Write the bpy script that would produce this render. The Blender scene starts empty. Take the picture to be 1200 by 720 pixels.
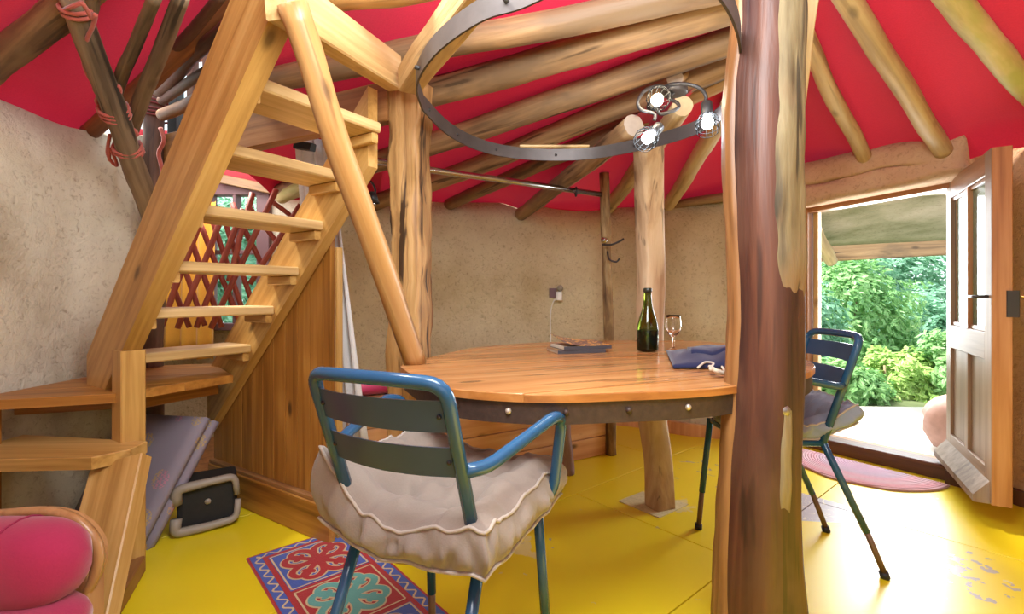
import bpy, bmesh, math, random
from mathutils import Vector, Matrix, noise, Euler
random.seed(7)
C = bpy.context.scene.collection
sc = bpy.context.scene
V = Vector

# ------------------------------------------------------------------ camera, sky, lights, exposure
F = 570.0; HY = 345.0                       # focal length and horizon of the 1200x720 frame
cam_d = bpy.data.cameras.new('camera'); cam = bpy.data.objects.new('camera', cam_d); C.objects.link(cam)
cam.location = (0, 0, 1.0); cam.rotation_euler = (math.pi/2, 0, 0)
cam_d.sensor_width = 36; cam_d.lens = F/1200*36; cam_d.shift_y = -15/1200; cam_d.clip_start = 0.02
sc.camera = cam

w = bpy.data.worlds.new('sky'); sc.world = w; w.use_nodes = True
bg = w.node_tree.nodes['Background']
bg.inputs['Color'].default_value = (0.86, 0.95, 1.0, 1); bg.inputs['Strength'].default_value = 1.5

def lamp(name, kind, loc, target, power, color=(1, 1, 1), size=1.0, size_y=None, angle=None):
    d = bpy.data.lights.new(name, kind); d.energy = power; d.color = color
    if kind == 'AREA':
        d.size = size
        if size_y: d.shape = 'RECTANGLE'; d.size_y = size_y
    if kind == 'SUN': d.angle = angle or 0.1
    o = bpy.data.objects.new(name, d); C.objects.link(o); o.location = loc
    o.rotation_euler = (V(target)-V(loc)).to_track_quat('-Z', 'Y').to_euler()
    return o
lamp('sun', 'SUN', (-5, 1, 9), (0, 0, 0), 11.0, (1, 0.96, 0.88), angle=0.25)
lamp('roof_fill', 'AREA', (0.05, 0.50, 1.92), (0.35, 3.3, 0.8), 34, (0.95, 0.98, 1.0), 0.7)  # added fill below the roof cloth, aimed at the back wall; no skylight
lamp('front_fill', 'AREA', (0.5, -0.75, 1.55), (0.35, 2.2, 1.0), 10.5, (0.97, 0.99, 1.0), 2.4, 1.6)  # added soft fill behind the camera; the wall there has no window
lamp('door_daylight', 'AREA', (2.75, 3.45, 1.15), (0.6, 1.6, 0.6), 44, (0.93, 0.98, 1.0), 0.7, 1.2)
lamp('alcove_fill', 'AREA', (-1.95, 2.95, 1.80), (-1.8, 3.4, 0.9), 7, (1.0, 0.97, 0.9), 0.5)  # added fill inside the alcove to brighten its curtain and window wall

sc.view_settings.view_transform = 'Standard'; sc.view_settings.look = 'None'
sc.view_settings.gamma = 1.0; sc.view_settings.use_curve_mapping = False
sc.view_settings.exposure = 0.40

# ------------------------------------------------------------------ helpers
def at(px, py, Z): return V(((px-600)/F*Z, Z, 1+(HY-py)/F*Z))      # point at depth Z seen at a given place
def onz(px, py, z):                                                  # point at height z
    Z = (1-z)*F/(py-HY); return V(((px-600)/F*Z, Z, z))
WORLD = {}
def link(o, M=None, parent=None):
    C.objects.link(o); M = M if M is not None else Matrix.Identity(4); WORLD[o] = M
    if parent: o.parent = parent; o.matrix_local = WORLD[parent].inverted() @ M
    else: o.matrix_local = M
    return o
def thing(name, label, cat, loc=(0, 0, 0), rz=0, group=None):
    o = bpy.data.objects.new(name, None); o.empty_display_size = 0.05
    link(o, Matrix.Translation(V(loc)) @ Matrix.Rotation(rz, 4, 'Z')); return tag(o, label, cat, group)
def tag(o, label, cat=None, group=None):
    o['label'] = label
    if cat: o['category'] = cat
    if group: o['group'] = group
    return o
def struct(o): o['kind'] = 'structure'; return o
def stuff(o): o['kind'] = 'stuff'; return o
def mesh(name, verts, faces, mat, parent=None, M=None, smooth=False):
    me = bpy.data.meshes.new(name); me.from_pydata([tuple(v) for v in verts], [], faces); me.update()
    if mat: me.materials.append(mat)
    if smooth: me.polygons.foreach_set('use_smooth', [True]*len(me.polygons))
    return link(bpy.data.objects.new(name, me), M, parent)
def frame(p0, p1, up=V((0, 0, 1))):
    p0 = V(p0); p1 = V(p1); z = (p1-p0).normalized(); x = z.cross(V(up))
    if x.length < 1e-4: x = z.cross(V((0, 1, 0)))
    x.normalize(); y = x.cross(z) * -1
    y = z.cross(x)
    M = Matrix((x, y, z)).transposed().to_4x4(); M.translation = p0
    return M, (p1-p0).length
def beam(name, p0, p1, wd, ht, mat, parent=None, up=(0, 0, 1), bev=0.004, wobble=0.0, cut0=None):
    """square-sawn timber from p0 to p1: wd across (horizontal), ht along up"""
    M, L = frame(p0, p1, V(up)); n = 6 if wobble else 1; vs = []; fs = []
    a, b, c = wd/2, ht/2, min(bev, wd/3, ht/3)
    sec = [(-a+c, -b), (a-c, -b), (a, -b+c), (a, b-c), (a-c, b), (-a+c, b), (-a, b-c), (-a, -b+c)]
    for i in range(n+1):
        z = L*i/n
        for k, (x, y) in enumerate(sec):
            d = wobble*noise.noise(V((x*9+p0[0]*3, y*9, z*4+p0[1]))) if wobble else 0
            vs.append((x+d, y+d*0.7, z))
    for i in range(n):
        for k in range(8):
            k2 = (k+1) % 8; fs.append((i*8+k, i*8+k2, i*8+8+k2, i*8+8+k))
    fs.append(tuple(range(7, -1, -1))); fs.append(tuple(range(n*8, n*8+8)))
    return mesh(name, vs, fs, mat, parent, M)
def log(name, p0, p1, r0, r1, mat, parent=None, bend=(0, 0), rough=0.06, seg=14, rings=18, sx=1.0, sy=1.0, ends=None):
    """round pole with knots and wander"""
    M, L = frame(p0, p1); vs = []; fs = []; s = V((random.uniform(0, 50), random.uniform(0, 50), random.uniform(0, 50)))
    for i in range(rings+1):
        t = i/rings; r = r0+(r1-r0)*t; bx = math.sin(math.pi*t)
        ox = bend[0]*bx + r*0.35*noise.noise(s+V((t*3, 0, 0)))*bx; oy = bend[1]*bx + r*0.35*noise.noise(s+V((0, t*3, 9)))*bx
        for k in range(seg):
            a = 2*math.pi*k/seg; ca, sa = math.cos(a), math.sin(a)
            q = 1+rough*1.6*noise.noise(s+V((ca*1.3, sa*1.3, t*L*6)))+rough*0.8*noise.noise(s*2+V((ca*3, sa*3, t*L*20)))
            vs.append((ox+ca*r*q*sx, oy+sa*r*q*sy, L*t))
    for i in range(rings):
        for k in range(seg):
            k2 = (k+1) % seg; fs.append((i*seg+k, i*seg+k2, (i+1)*seg+k2, (i+1)*seg+k))
    fs.append(tuple(range(seg-1, -1, -1))); fs.append(tuple(range(rings*seg, rings*seg+seg)))
    o = mesh(name, vs, fs, mat, parent, M, True)
    for p in o.data.polygons[-2:]: p.use_smooth = False
    if ends:
        o.data.materials.append(ends)
        for p in o.data.polygons[-2:]: p.material_index = 1
    return o
def smooth_path(pts, n=6):
    pts = [V(p) for p in pts]; out = []
    for i in range(len(pts)-1):
        p0 = pts[max(i-1, 0)]; p1 = pts[i]; p2 = pts[i+1]; p3 = pts[min(i+2, len(pts)-1)]
        for k in range(n):
            t = k/n; out.append(0.5*((2*p1)+(-p0+p2)*t+(2*p0-5*p1+4*p2-p3)*t*t+(-p0+3*p1-3*p2+p3)*t**3))
    out.append(pts[-1]); return out
def fillet(pts, r=0.04, n=5):
    """poly-line with its corners rounded, as bent metal tube"""
    pts = [V(p) for p in pts]; out = [pts[0]]
    for i in range(1, len(pts)-1):
        a, b, c = pts[i-1], pts[i], pts[i+1]; d = min(r, (a-b).length*0.45, (c-b).length*0.45)
        p = b+(a-b).normalized()*d; q = b+(c-b).normalized()*d
        for k in range(n+1):
            t = k/n; out.append(p*(1-t)**2+b*2*t*(1-t)+q*t*t)
    out.append(pts[-1]); return out
def tube_geo(pts, r, seg=10, closed=False, flat=1.0):
    pts = [V(p) for p in pts]; n = len(pts); vs = []; fs = []; ref = None
    for i in range(n):
        if closed: d = pts[(i+1) % n]-pts[i-1]
        else: d = pts[min(i+1, n-1)]-pts[max(i-1, 0)]
        d.normalize()
        if ref is None: ref = d.orthogonal().normalized()
        ref = (ref-d*ref.dot(d)).normalized(); b = d.cross(ref); rr = r(i/(n-1)) if callable(r) else r
        for k in range(seg):
            a = 2*math.pi*k/seg; vs.append(pts[i]+ref*math.cos(a)*rr+b*math.sin(a)*rr*flat)
    for i in range(n if closed else n-1):
        j = (i+1) % n
        for k in range(seg):
            k2 = (k+1) % seg; fs.append((i*seg+k, i*seg+k2, j*seg+k2, j*seg+k))
    if not closed: fs.append(tuple(range(seg-1, -1, -1))); fs.append(tuple(range((n-1)*seg, n*seg)))
    return vs, fs
def tube(name, pts, r, mat, parent=None, seg=10, closed=False, local=None):
    """pts in world space, or in the frame `local`"""
    vs, fs = tube_geo(pts, r, seg, closed)
    if local is None:
        o = sum((V(v) for v in vs), V())/len(vs); vs = [v-o for v in vs]; M = Matrix.Translation(o)
    else: M = local
    return mesh(name, vs, fs, mat, parent, M, True)
def lathe(name, prof, mat, loc, parent=None, seg=28, M=None):
    vs = []; fs = []; n = len(prof)
    for r, z in prof:
        for k in range(seg):
            a = 2*math.pi*k/seg; vs.append((r*math.cos(a), r*math.sin(a), z))
    for i in range(n-1):
        for k in range(seg):
            k2 = (k+1) % seg; fs.append((i*seg+k, i*seg+k2, (i+1)*seg+k2, (i+1)*seg+k))
    fs.append(tuple(range(seg-1, -1, -1))); fs.append(tuple(range((n-1)*seg, n*seg)))
    return mesh(name, vs, fs, mat, parent, M if M is not None else Matrix.Translation(V(loc)), True)
def prism(name, poly, z0, z1, mat, parent=None, grain=0.0, inset=0.0):
    """flat slab of a plan polygon; local x runs along the grain"""
    c = sum((V((p[0], p[1], 0)) for p in poly), V())/len(poly)
    M = Matrix.Translation(V((c.x, c.y, z0))) @ Matrix.Rotation(grain, 4, 'Z') @ Matrix.Rotation(math.pi/2, 4, 'Y')
    Mi = M.inverted(); n = len(poly); e = inset
    if sum(poly[i][0]*poly[(i+1) % n][1]-poly[(i+1) % n][0]*poly[i][1] for i in range(n)) < 0: poly = poly[::-1]
    ins = []
    for p in poly:
        d = V((p[0], p[1], 0))-c; l = d.length; ins.append(c+d*(1-e/l) if l > e else c)
    vs = [Mi @ V((p[0], p[1], z0)) for p in poly]+[Mi @ V((p[0], p[1], z1-e)) for p in poly]
    fs = [tuple(range(n-1, -1, -1))]+[(i, (i+1) % n, n+(i+1) % n, n+i) for i in range(n)]
    if e:
        vs += [Mi @ V((p.x, p.y, z1)) for p in ins]
        fs += [(n+i, n+(i+1) % n, 2*n+(i+1) % n, 2*n+i) for i in range(n)]+[tuple(range(2*n, 3*n))]
    else: fs.append(tuple(range(n, 2*n)))
    return mesh(name, vs, fs, mat, parent, M)
def clip(poly, conv):
    """Sutherland-Hodgman: poly cut to the convex counter-clockwise polygon conv"""
    out = list(poly)
    for i in range(len(conv)):
        a = conv[i]; b = conv[(i+1) % len(conv)]; src = out; out = []
        def side(p): return (b[0]-a[0])*(p[1]-a[1])-(b[1]-a[1])*(p[0]-a[0])
        for j in range(len(src)):
            p = src[j]; q = src[(j+1) % len(src)]; sp, sq = side(p), side(q)
            if sp >= 0: out.append(p)
            if sp*sq < 0:
                t = sp/(sp-sq); out.append((p[0]+(q[0]-p[0])*t, p[1]+(q[1]-p[1])*t))
        if not out: return []
    return out
def quadgrid(name, fn, nu, nv, mat, parent=None, thick=0.0, loc=None, smooth=True):
    """sheet from fn(u, v) in world space, given thickness along its normals when thick"""
    P = [[V(fn(i/nu, j/nv)) for j in range(nv+1)] for i in range(nu+1)]
    o = V(loc) if loc is not None else sum((sum(r, V()) for r in P), V())/((nu+1)*(nv+1))
    vs = []; fs = []; W = nv+1; N = (nu+1)*W
    for i in range(nu+1):
        for j in range(nv+1): vs.append(P[i][j]-o)
    for i in range(nu):
        for j in range(nv): fs.append((i*W+j, (i+1)*W+j, (i+1)*W+j+1, i*W+j+1))
    if thick:
        for i in range(nu+1):
            for j in range(nv+1):
                du = P[min(i+1, nu)][j]-P[max(i-1, 0)][j]; dv = P[i][min(j+1, nv)]-P[i][max(j-1, 0)]
                nn = du.cross(dv); nn = nn.normalized() if nn.length > 1e-9 else V((0, 0, 1)); vs.append(P[i][j]-o+nn*thick)
        fs += [tuple(N+k for k in reversed(f)) for f in fs[:nu*nv]]
        ring = [i*W for i in range(nu+1)]+[nu*W+j for j in range(1, nv+1)]+[i*W+nv for i in range(nu-1, -1, -1)]+[j for j in range(nv-1, 0, -1)]
        for k in range(len(ring)):
            a, b = ring[k], ring[(k+1) % len(ring)]; fs.append((b, a, N+a, N+b))
    return mesh(name, vs, fs, mat, parent, Matrix.Translation(o), smooth)

# ------------------------------------------------------------------ materials
def nt(name):
    m = bpy.data.materials.new(name); m.use_nodes = True; t = m.node_tree
    return m, t, t.nodes, t.links, t.nodes['Principled BSDF']
def setp(b, **k):
    for a, v in k.items():
        n = a.replace('_', ' ')
        if n in b.inputs: b.inputs[n].default_value = v
def ramp(N, cols):
    r = N.new('ShaderNodeValToRGB'); e = r.color_ramp.elements
    while len(e) < len(cols): e.new(0.5)
    for i, (p, c) in enumerate(cols): e[i].position = p; e[i].color = (*c, 1)
    return r
def objcoord(N, L, scale=(1, 1, 1), rnd=True):
    tc = N.new('ShaderNodeTexCoord'); mp = N.new('ShaderNodeMapping'); mp.inputs['Scale'].default_value = scale
    if rnd:
        oi = N.new('ShaderNodeObjectInfo'); mu = N.new('ShaderNodeMath'); mu.operation = 'MULTIPLY'; mu.inputs[1].default_value = 37
        ad = N.new('ShaderNodeVectorMath'); ad.operation = 'ADD'
        L.new(oi.outputs['Random'], mu.inputs[0]); L.new(tc.outputs['Object'], ad.inputs[0]); L.new(mu.outputs[0], ad.inputs[1]); L.new(ad.outputs[0], mp.inputs['Vector'])
    else: L.new(tc.outputs['Object'], mp.inputs['Vector'])
    return mp.outputs['Vector']
def noisetex(N, L, vec, scale, detail=4, rough=0.55, dist=0.0):
    n = N.new('ShaderNodeTexNoise'); n.inputs['Scale'].default_value = scale; n.inputs['Detail'].default_value = detail
    n.inputs['Roughness'].default_value = rough; n.inputs['Distortion'].default_value = dist
    if vec is not None: L.new(vec, n.inputs['Vector'])
    return n
def mixc(N, L, fac, a, b, mode='MIX'):
    m = N.new('ShaderNodeMix'); m.data_type = 'RGBA'; m.blend_type = mode
    for s, v in ((m.inputs[0], fac), (m.inputs[6], a), (m.inputs[7], b)):
        if hasattr(v, 'links'): L.new(v, s)
        else: s.default_value = v if isinstance(v, (int, float)) else (*v, 1)
    return m.outputs[2]
def bump(N, L, b, h, st=0.3, dist=0.01):
    n = N.new('ShaderNodeBump'); n.inputs['Strength'].default_value = st; n.inputs['Distance'].default_value = dist
    L.new(h, n.inputs['Height']); L.new(n.outputs[0], b.inputs['Normal'])
def wood(name, dark, mid, light, fine=40, stretch=0.05, knots=0.5, rough=0.5, bmp=0.25, cracks=0.0, blotch=None):
    m, t, N, L, b = nt(name)
    v = objcoord(N, L, (1, 1, stretch)); g = noisetex(N, L, v, fine, 5, 0.6, 0.4)
    v2 = objcoord(N, L, (1, 1, stretch*2.2)); g2 = noisetex(N, L, v2, fine*0.22, 3, 0.5, 1.2)
    r = ramp(N, [(0.36, dark), (0.5, mid), (0.64, light)]); s = N.new('ShaderNodeMath'); s.operation = 'MULTIPLY_ADD'; s.inputs[1].default_value = 0.5
    h = N.new('ShaderNodeMath'); h.operation = 'MULTIPLY'; h.inputs[1].default_value = 0.5; L.new(g2.outputs[0], h.inputs[0])
    L.new(g.outputs[0], s.inputs[0]); L.new(h.outputs[0], s.inputs[2]); L.new(s.outputs[0], r.inputs[0]); col = r.outputs[0]
    if knots:
        vk = objcoord(N, L, (1, 1, 0.45)); vo = N.new('ShaderNodeTexVoronoi'); vo.inputs['Scale'].default_value = 6.5; L.new(vk, vo.inputs['Vector'])
        kr = ramp(N, [(0.05, (1, 1, 1)), (0.13, (0, 0, 0))]); L.new(vo.outputs['Distance'], kr.inputs[0])
        mk = N.new('ShaderNodeMath'); mk.operation = 'MULTIPLY'; mk.inputs[1].default_value = knots; L.new(kr.outputs[0], mk.inputs[0])
        col = mixc(N, L, mk.outputs[0], col, tuple(c*0.28 for c in dark))
    if blotch:
        bl = noisetex(N, L, objcoord(N, L, (1, 1, 0.4)), 5, 4, 0.6); br = ramp(N, [(0.48, (0, 0, 0)), (0.62, (1, 1, 1))]); L.new(bl.outputs[0], br.inputs[0])
        col = mixc(N, L, br.outputs[0], col, blotch)
    hgt = g.outputs[0]
    if cracks:
        vc = objcoord(N, L, (1, 1, 0.06)); nc = noisetex(N, L, vc, 26, 2, 0.5, 0.6); cr = ramp(N, [(0.34, (1, 1, 1)), (0.40, (0, 0, 0))]); L.new(nc.outputs[0], cr.inputs[0])
        mk = N.new('ShaderNodeMath'); mk.operation = 'MULTIPLY'; mk.inputs[1].default_value = cracks; L.new(cr.outputs[0], mk.inputs[0])
        col = mixc(N, L, mk.outputs[0], col, tuple(c*0.25 for c in dark))
    L.new(col, b.inputs['Base Color']); b.inputs['Roughness'].default_value = rough; bump(N, L, b, hgt, bmp, 0.006)
    return m
def plain(name, col, rough=0.5, metal=0.0, var=0.12, scale=20, bmp=0.0, spec=None):
    m, t, N, L, b = nt(name); n = noisetex(N, L, objcoord(N, L), scale, 5)
    c = mixc(N, L, n.outputs[0], tuple(x*(1-var) for x in col), tuple(min(1, x*(1+var)) for x in col)); L.new(c, b.inputs['Base Color'])
    setp(b, Roughness=rough, Metallic=metal)
    if spec is not None: b.inputs['Specular IOR Level'].default_value = spec
    if bmp: bump(N, L, b, n.outputs[0], bmp, 0.004)
    return m
def fabric(name, col, col2=None, rough=0.9, weave=260, bmp=0.25, sheen=0.3, crease=0.0):
    m, t, N, L, b = nt(name); v = objcoord(N, L); n = noisetex(N, L, v, weave, 2); n2 = noisetex(N, L, v, 5, 4)
    f = mixc(N, L, n2.outputs[0], col, col2 or tuple(x*0.8 for x in col)); f = mixc(N, L, 0.25, f, mixc(N, L, n.outputs[0], tuple(x*0.6 for x in col), tuple(min(1, x*1.3) for x in col)))
    L.new(f, b.inputs['Base Color']); setp(b, Roughness=rough); b.inputs['Sheen Weight'].default_value = sheen
    b.inputs['Specular IOR Level'].default_value = 0.2; bump(N, L, b, n.outputs[0], bmp, 0.002); return m

PINE = wood('golden_pine', (0.33, 0.165, 0.038), (0.49, 0.275, 0.075), (0.60, 0.37, 0.125), 42, 0.04, 0.8, 0.42, 0.12)
PINE_D = wood('amber_pine_boards', (0.20, 0.075, 0.012), (0.36, 0.15, 0.025), (0.47, 0.22, 0.045), 36, 0.04, 0.85, 0.45, 0.15)
PINE_L = wood('pale_pine', (0.42, 0.25, 0.09), (0.60, 0.40, 0.17), (0.72, 0.51, 0.26), 40, 0.045, 0.6, 0.5, 0.12)
BENCHW = wood('pink_pine_boards', (0.48, 0.21, 0.08), (0.62, 0.32, 0.15), (0.72, 0.42, 0.22), 22, 0.07, 0.95, 0.4, 0.1)
TABLEW = wood('table_timber', (0.34, 0.135, 0.038), (0.47, 0.21, 0.07), (0.56, 0.285, 0.11), 40, 0.04, 0.7, 0.2, 0.08, 0.45)
EDGEW = wood('table_edge_timber', (0.26, 0.09, 0.02), (0.40, 0.155, 0.035), (0.48, 0.21, 0.06), 30, 0.05, 0.2, 0.4, 0.1)
RAFTER = wood('peeled_rafter_log', (0.115, 0.06, 0.028), (0.30, 0.175, 0.08), (0.46, 0.29, 0.145), 30, 0.05, 0.6, 0.6, 0.6, 0.7, (0.20, 0.125, 0.065))
RAFTER_P = wood('pale_peeled_pole', (0.28, 0.185, 0.085), (0.48, 0.34, 0.175), (0.60, 0.46, 0.26), 28, 0.05, 0.6, 0.6, 0.4, 0.35)
RAFTER_M = wood('mossy_pole', (0.30, 0.22, 0.08), (0.50, 0.40, 0.19), (0.60, 0.52, 0.29), 24, 0.10, 0.5, 0.7, 0.6, 0.3, (0.36, 0.36, 0.11))
RAFTER_D = wood('orange_roof_timber', (0.14, 0.045, 0.012), (0.26, 0.095, 0.028), (0.34, 0.14, 0.045), 26, 0.05, 0.3, 0.6, 0.3)
OAKPOST = wood('cleft_oak_post', (0.17, 0.075, 0.02), (0.42, 0.24, 0.085), (0.58, 0.37, 0.16), 26, 0.04, 0.3, 0.6, 0.9, 1.0)
PALEPOST = wood('pale_worn_post', (0.33, 0.19, 0.095), (0.50, 0.34, 0.19), (0.60, 0.44, 0.27), 26, 0.03, 0.2, 0.6, 0.5, 0.6)
REDPOST = wood('red_brown_cherry_post', (0.025, 0.007, 0.005), (0.070, 0.021, 0.011), (0.14, 0.048, 0.022), 20, 0.05, 0.3, 0.5, 0.8, 0.6, (0.085, 0.034, 0.02))
SAPWOOD = wood('honey_sapwood', (0.11, 0.042, 0.013), (0.235, 0.105, 0.033), (0.31, 0.155, 0.056), 40, 0.02, 0.0, 0.45, 0.4, 0.5)
BARK = wood('pale_greenish_bark', (0.075, 0.048, 0.02), (0.165, 0.12, 0.055), (0.25, 0.195, 0.10), 30, 0.10, 0.4, 0.75, 0.9, 0.8, (0.20, 0.12, 0.06))
BRACEW = wood('varnished_pole', (0.20, 0.085, 0.022), (0.36, 0.18, 0.055), (0.46, 0.26, 0.10), 24, 0.04, 0.85, 0.38, 0.3, 0.35)
GREYW = wood('weathered_branch', (0.08, 0.05, 0.027), (0.21, 0.145, 0.085), (0.33, 0.245, 0.15), 28, 0.05, 0.4, 0.75, 0.7, 0.9)
DARKBR = wood('dark_branch', (0.05, 0.022, 0.014), (0.11, 0.05, 0.028), (0.18, 0.09, 0.055), 24, 0.12, 0.5, 0.65, 0.8, 0.4, (0.14, 0.09, 0.055))
BARKPOLE = wood('brown_bark_pole', (0.10, 0.05, 0.018), (0.25, 0.15, 0.06), (0.44, 0.31, 0.15), 30, 0.22, 0.6, 0.8, 1.0, 0.5)
BROWNW = wood('brown_plank', (0.15, 0.06, 0.018), (0.28, 0.12, 0.036), (0.37, 0.18, 0.065), 32, 0.04, 0.6, 0.5, 0.2)
DOORW = wood('varnished_door', (0.20, 0.07, 0.02), (0.32, 0.13, 0.042), (0.42, 0.2, 0.08), 34, 0.04, 0.2, 0.4, 0.1)
DOORF = wood('weathered_door_face', (0.19, 0.105, 0.055), (0.27, 0.16, 0.09), (0.33, 0.215, 0.13), 34, 0.04, 0.1, 0.5, 0.1)
GREYBRD = wood('grey_weather_bar', (0.15, 0.095, 0.07), (0.25, 0.175, 0.13), (0.35, 0.26, 0.2), 30, 0.05, 0.1, 0.5, 0.2)
ENDGR = plain('pale_end_grain', (0.60, 0.44, 0.25), 0.7, var=0.2, scale=30)
ENDGR2 = plain('dusty_end_grain', (0.42, 0.33, 0.26), 0.7, var=0.2, scale=30)
STEEL = plain('grey_steel_hoop', (0.085, 0.072, 0.068), 0.5, 0.5, 0.4, 14, 0.2)
WIRE = plain('black_wire', (0.006, 0.006, 0.006), 0.6, spec=0.1)
RUST = plain('rusty_black_band', (0.055, 0.032, 0.024), 0.6, 0.35, 0.5, 60, 0.3)
BOLT = plain('dull_bolt', (0.26, 0.23, 0.22), 0.4, 0.8)
RIVET = plain('pale_rivet', (0.5, 0.42, 0.34), 0.45, 0.5)
CHROME = plain('chrome_pipe', (0.55, 0.55, 0.56), 0.22, 1.0, 0.05)
DARKMET = plain('dark_iron', (0.03, 0.027, 0.027), 0.45, 0.2)
BLUE = plain('blue_enamel', (0.018, 0.078, 0.165), 0.22, 0.0, 0.15, 12)
BLUED = plain('dark_blue_enamel', (0.026, 0.062, 0.13), 0.28, 0.0, 0.15, 12)
RUSTLEG = plain('brown_leg_sleeve', (0.16, 0.095, 0.06), 0.5, 0.3, 0.3, 40)
BLACK = plain('black_rubber', (0.014, 0.013, 0.013), 0.55, var=0.3)
BLACKC = plain('black_case', (0.012, 0.012, 0.012), 0.75, var=0.4, scale=60, bmp=0.2)
GREYPL = plain('grey_plastic', (0.30, 0.26, 0.21), 0.5)
WHITEPL = plain('white_plastic', (0.75, 0.74, 0.72), 0.35, var=0.04)
REDFRAME = plain('purple_window_paint', (0.16, 0.085, 0.10), 0.6)
TRELL = wood('oxblood_rods', (0.24, 0.045, 0.03), (0.38, 0.08, 0.055), (0.48, 0.12, 0.085), 24, 0.08, 0.2, 0.55, 0.3)
ROPE = fabric('red_flecked_cord', (0.42, 0.045, 0.035), (0.50, 0.20, 0.15), 0.8, 90, 0.8)
TWINE = plain('dark_red_twine', (0.16, 0.04, 0.04), 0.9, var=0.4, scale=90)
LINEN = fabric('taupe_linen', (0.28, 0.23, 0.19), (0.235, 0.19, 0.155), 0.9, 300, 0.3, 0.2)
LINEN_DAY = fabric('daylight_tinted_linen', (0.25, 0.285, 0.35), (0.21, 0.24, 0.30), 0.9, 300, 0.3, 0.2)  # far cushion's linen, bluish daylight put into its colour
PIPING = fabric('pale_seam_piping', (0.44, 0.38, 0.32), None, 0.9, 300, 0.3)
MUSLIN = fabric('white_curtain_cloth', (0.74, 0.72, 0.70), (0.66, 0.64, 0.62), 0.9, 200, 0.15, 0.2)
YCURT = fabric('yellow_curtain_cloth', (0.78, 0.42, 0.06), (0.68, 0.34, 0.04), 0.9, 200, 0.15)
PINK = fabric('pink_velvet', (0.40, 0.024, 0.085), (0.33, 0.016, 0.068), 0.85, 200, 0.2, 0.35)
NAVY = fabric('navy_cotton', (0.018, 0.022, 0.07), (0.012, 0.016, 0.05), 0.9, 300, 0.3)
CREAM = fabric('cream_cord', (0.62, 0.52, 0.38), None, 0.9, 200)
FELT_R = fabric('red_felt', (0.42, 0.018, 0.022), (0.34, 0.012, 0.02), 0.95, 160, 0.4)
FELT_B = fabric('blue_felt', (0.045, 0.12, 0.46), (0.06, 0.075, 0.34), 0.95, 160, 0.4)
FELT_T = fabric('teal_felt', (0.12, 0.40, 0.36), (0.10, 0.33, 0.30), 0.95, 160, 0.4)
FELT_C = fabric('cream_felt', (0.66, 0.52, 0.30), None, 0.95, 160, 0.4)
SOIL = plain('leaf_litter', (0.10, 0.13, 0.05), 0.95, var=0.4, scale=8)
DECK = plain('pale_stone_terrace', (0.72, 0.69, 0.64), 0.8, var=0.1, scale=6)
PINKSTONE = plain('pinkish_stone', (0.45, 0.27, 0.22), 0.8, var=0.4, scale=12, bmp=0.5)

def mat_plaster(name, c0, c1, c2, b=0.6):
    m, t, N, L, p = nt(name); v = objcoord(N, L, rnd=False)
    n1 = noisetex(N, L, v, 1.6, 5, 0.6); n2 = noisetex(N, L, v, 42, 6, 0.7, 0.8); n3 = noisetex(N, L, v, 14, 4, 0.6, 1.5)
    r = ramp(N, [(0.35, c0), (0.5, c1), (0.66, c2)]); L.new(n1.outputs[0], r.inputs[0])
    d = ramp(N, [(0.30, (0.55, 0.5, 0.45)), (0.46, (1, 1, 1))]); L.new(n2.outputs[0], d.inputs[0])
    col = mixc(N, L, 0.8, r.outputs[0], d.outputs[0], 'MULTIPLY'); L.new(col, p.inputs['Base Color']); setp(p, Roughness=0.95)
    p.inputs['Specular IOR Level'].default_value = 0.1
    a = N.new('ShaderNodeMath'); a.operation = 'ADD'; L.new(n2.outputs[0], a.inputs[0]); L.new(n3.outputs[0], a.inputs[1]); bump(N, L, p, a.outputs[0], b, 0.02)
    return m
PLASTER = mat_plaster('clay_straw_plaster', (0.55, 0.44, 0.26), (0.67, 0.565, 0.37), (0.75, 0.67, 0.46), 0.9)
PLASTER_L = mat_plaster('grey_cream_plaster', (0.40, 0.34, 0.24), (0.64, 0.60, 0.48), (0.74, 0.71, 0.58), 0.45)
PLASTER_R = mat_plaster('red_clay_plaster', (0.40, 0.22, 0.12), (0.50, 0.30, 0.18), (0.56, 0.38, 0.24), 0.5)

def mat_redcloth(name, c, tr):
    m, t, N, L, p = nt(name); v = objcoord(N, L, rnd=False); n = noisetex(N, L, v, 170, 3); n2 = noisetex(N, L, v, 3, 4)
    col = mixc(N, L, n2.outputs[0], c, tuple(x*0.85 for x in c)); col = mixc(N, L, 0.3, col, mixc(N, L, n.outputs[0], tuple(x*0.5 for x in c), tuple(min(1, x*1.4) for x in c)))
    L.new(col, p.inputs['Base Color']); setp(p, Roughness=0.95); p.inputs['Specular IOR Level'].default_value = 0.1; p.inputs['Sheen Weight'].default_value = 0.15
    bump(N, L, p, n.outputs[0], 0.3, 0.003)
    ts = N.new('ShaderNodeBsdfTranslucent'); L.new(col, ts.inputs['Color']); mx = N.new('ShaderNodeMixShader'); mx.inputs[0].default_value = tr
    L.new(p.outputs[0], mx.inputs[1]); L.new(ts.outputs[0], mx.inputs[2]); L.new(mx.outputs[0], N['Material Output'].inputs['Surface']); return m
REDCLOTH = mat_redcloth('red_roof_cloth', (0.54, 0.020, 0.056), 0.06)
REDCLOTH2 = mat_redcloth('pink_red_alcove_cloth', (0.66, 0.07, 0.10), 0.15)
CANVAS = mat_plaster('stained_canvas', (0.20, 0.19, 0.11), (0.34, 0.30, 0.21), (0.46, 0.38, 0.30), 0.2)

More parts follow.
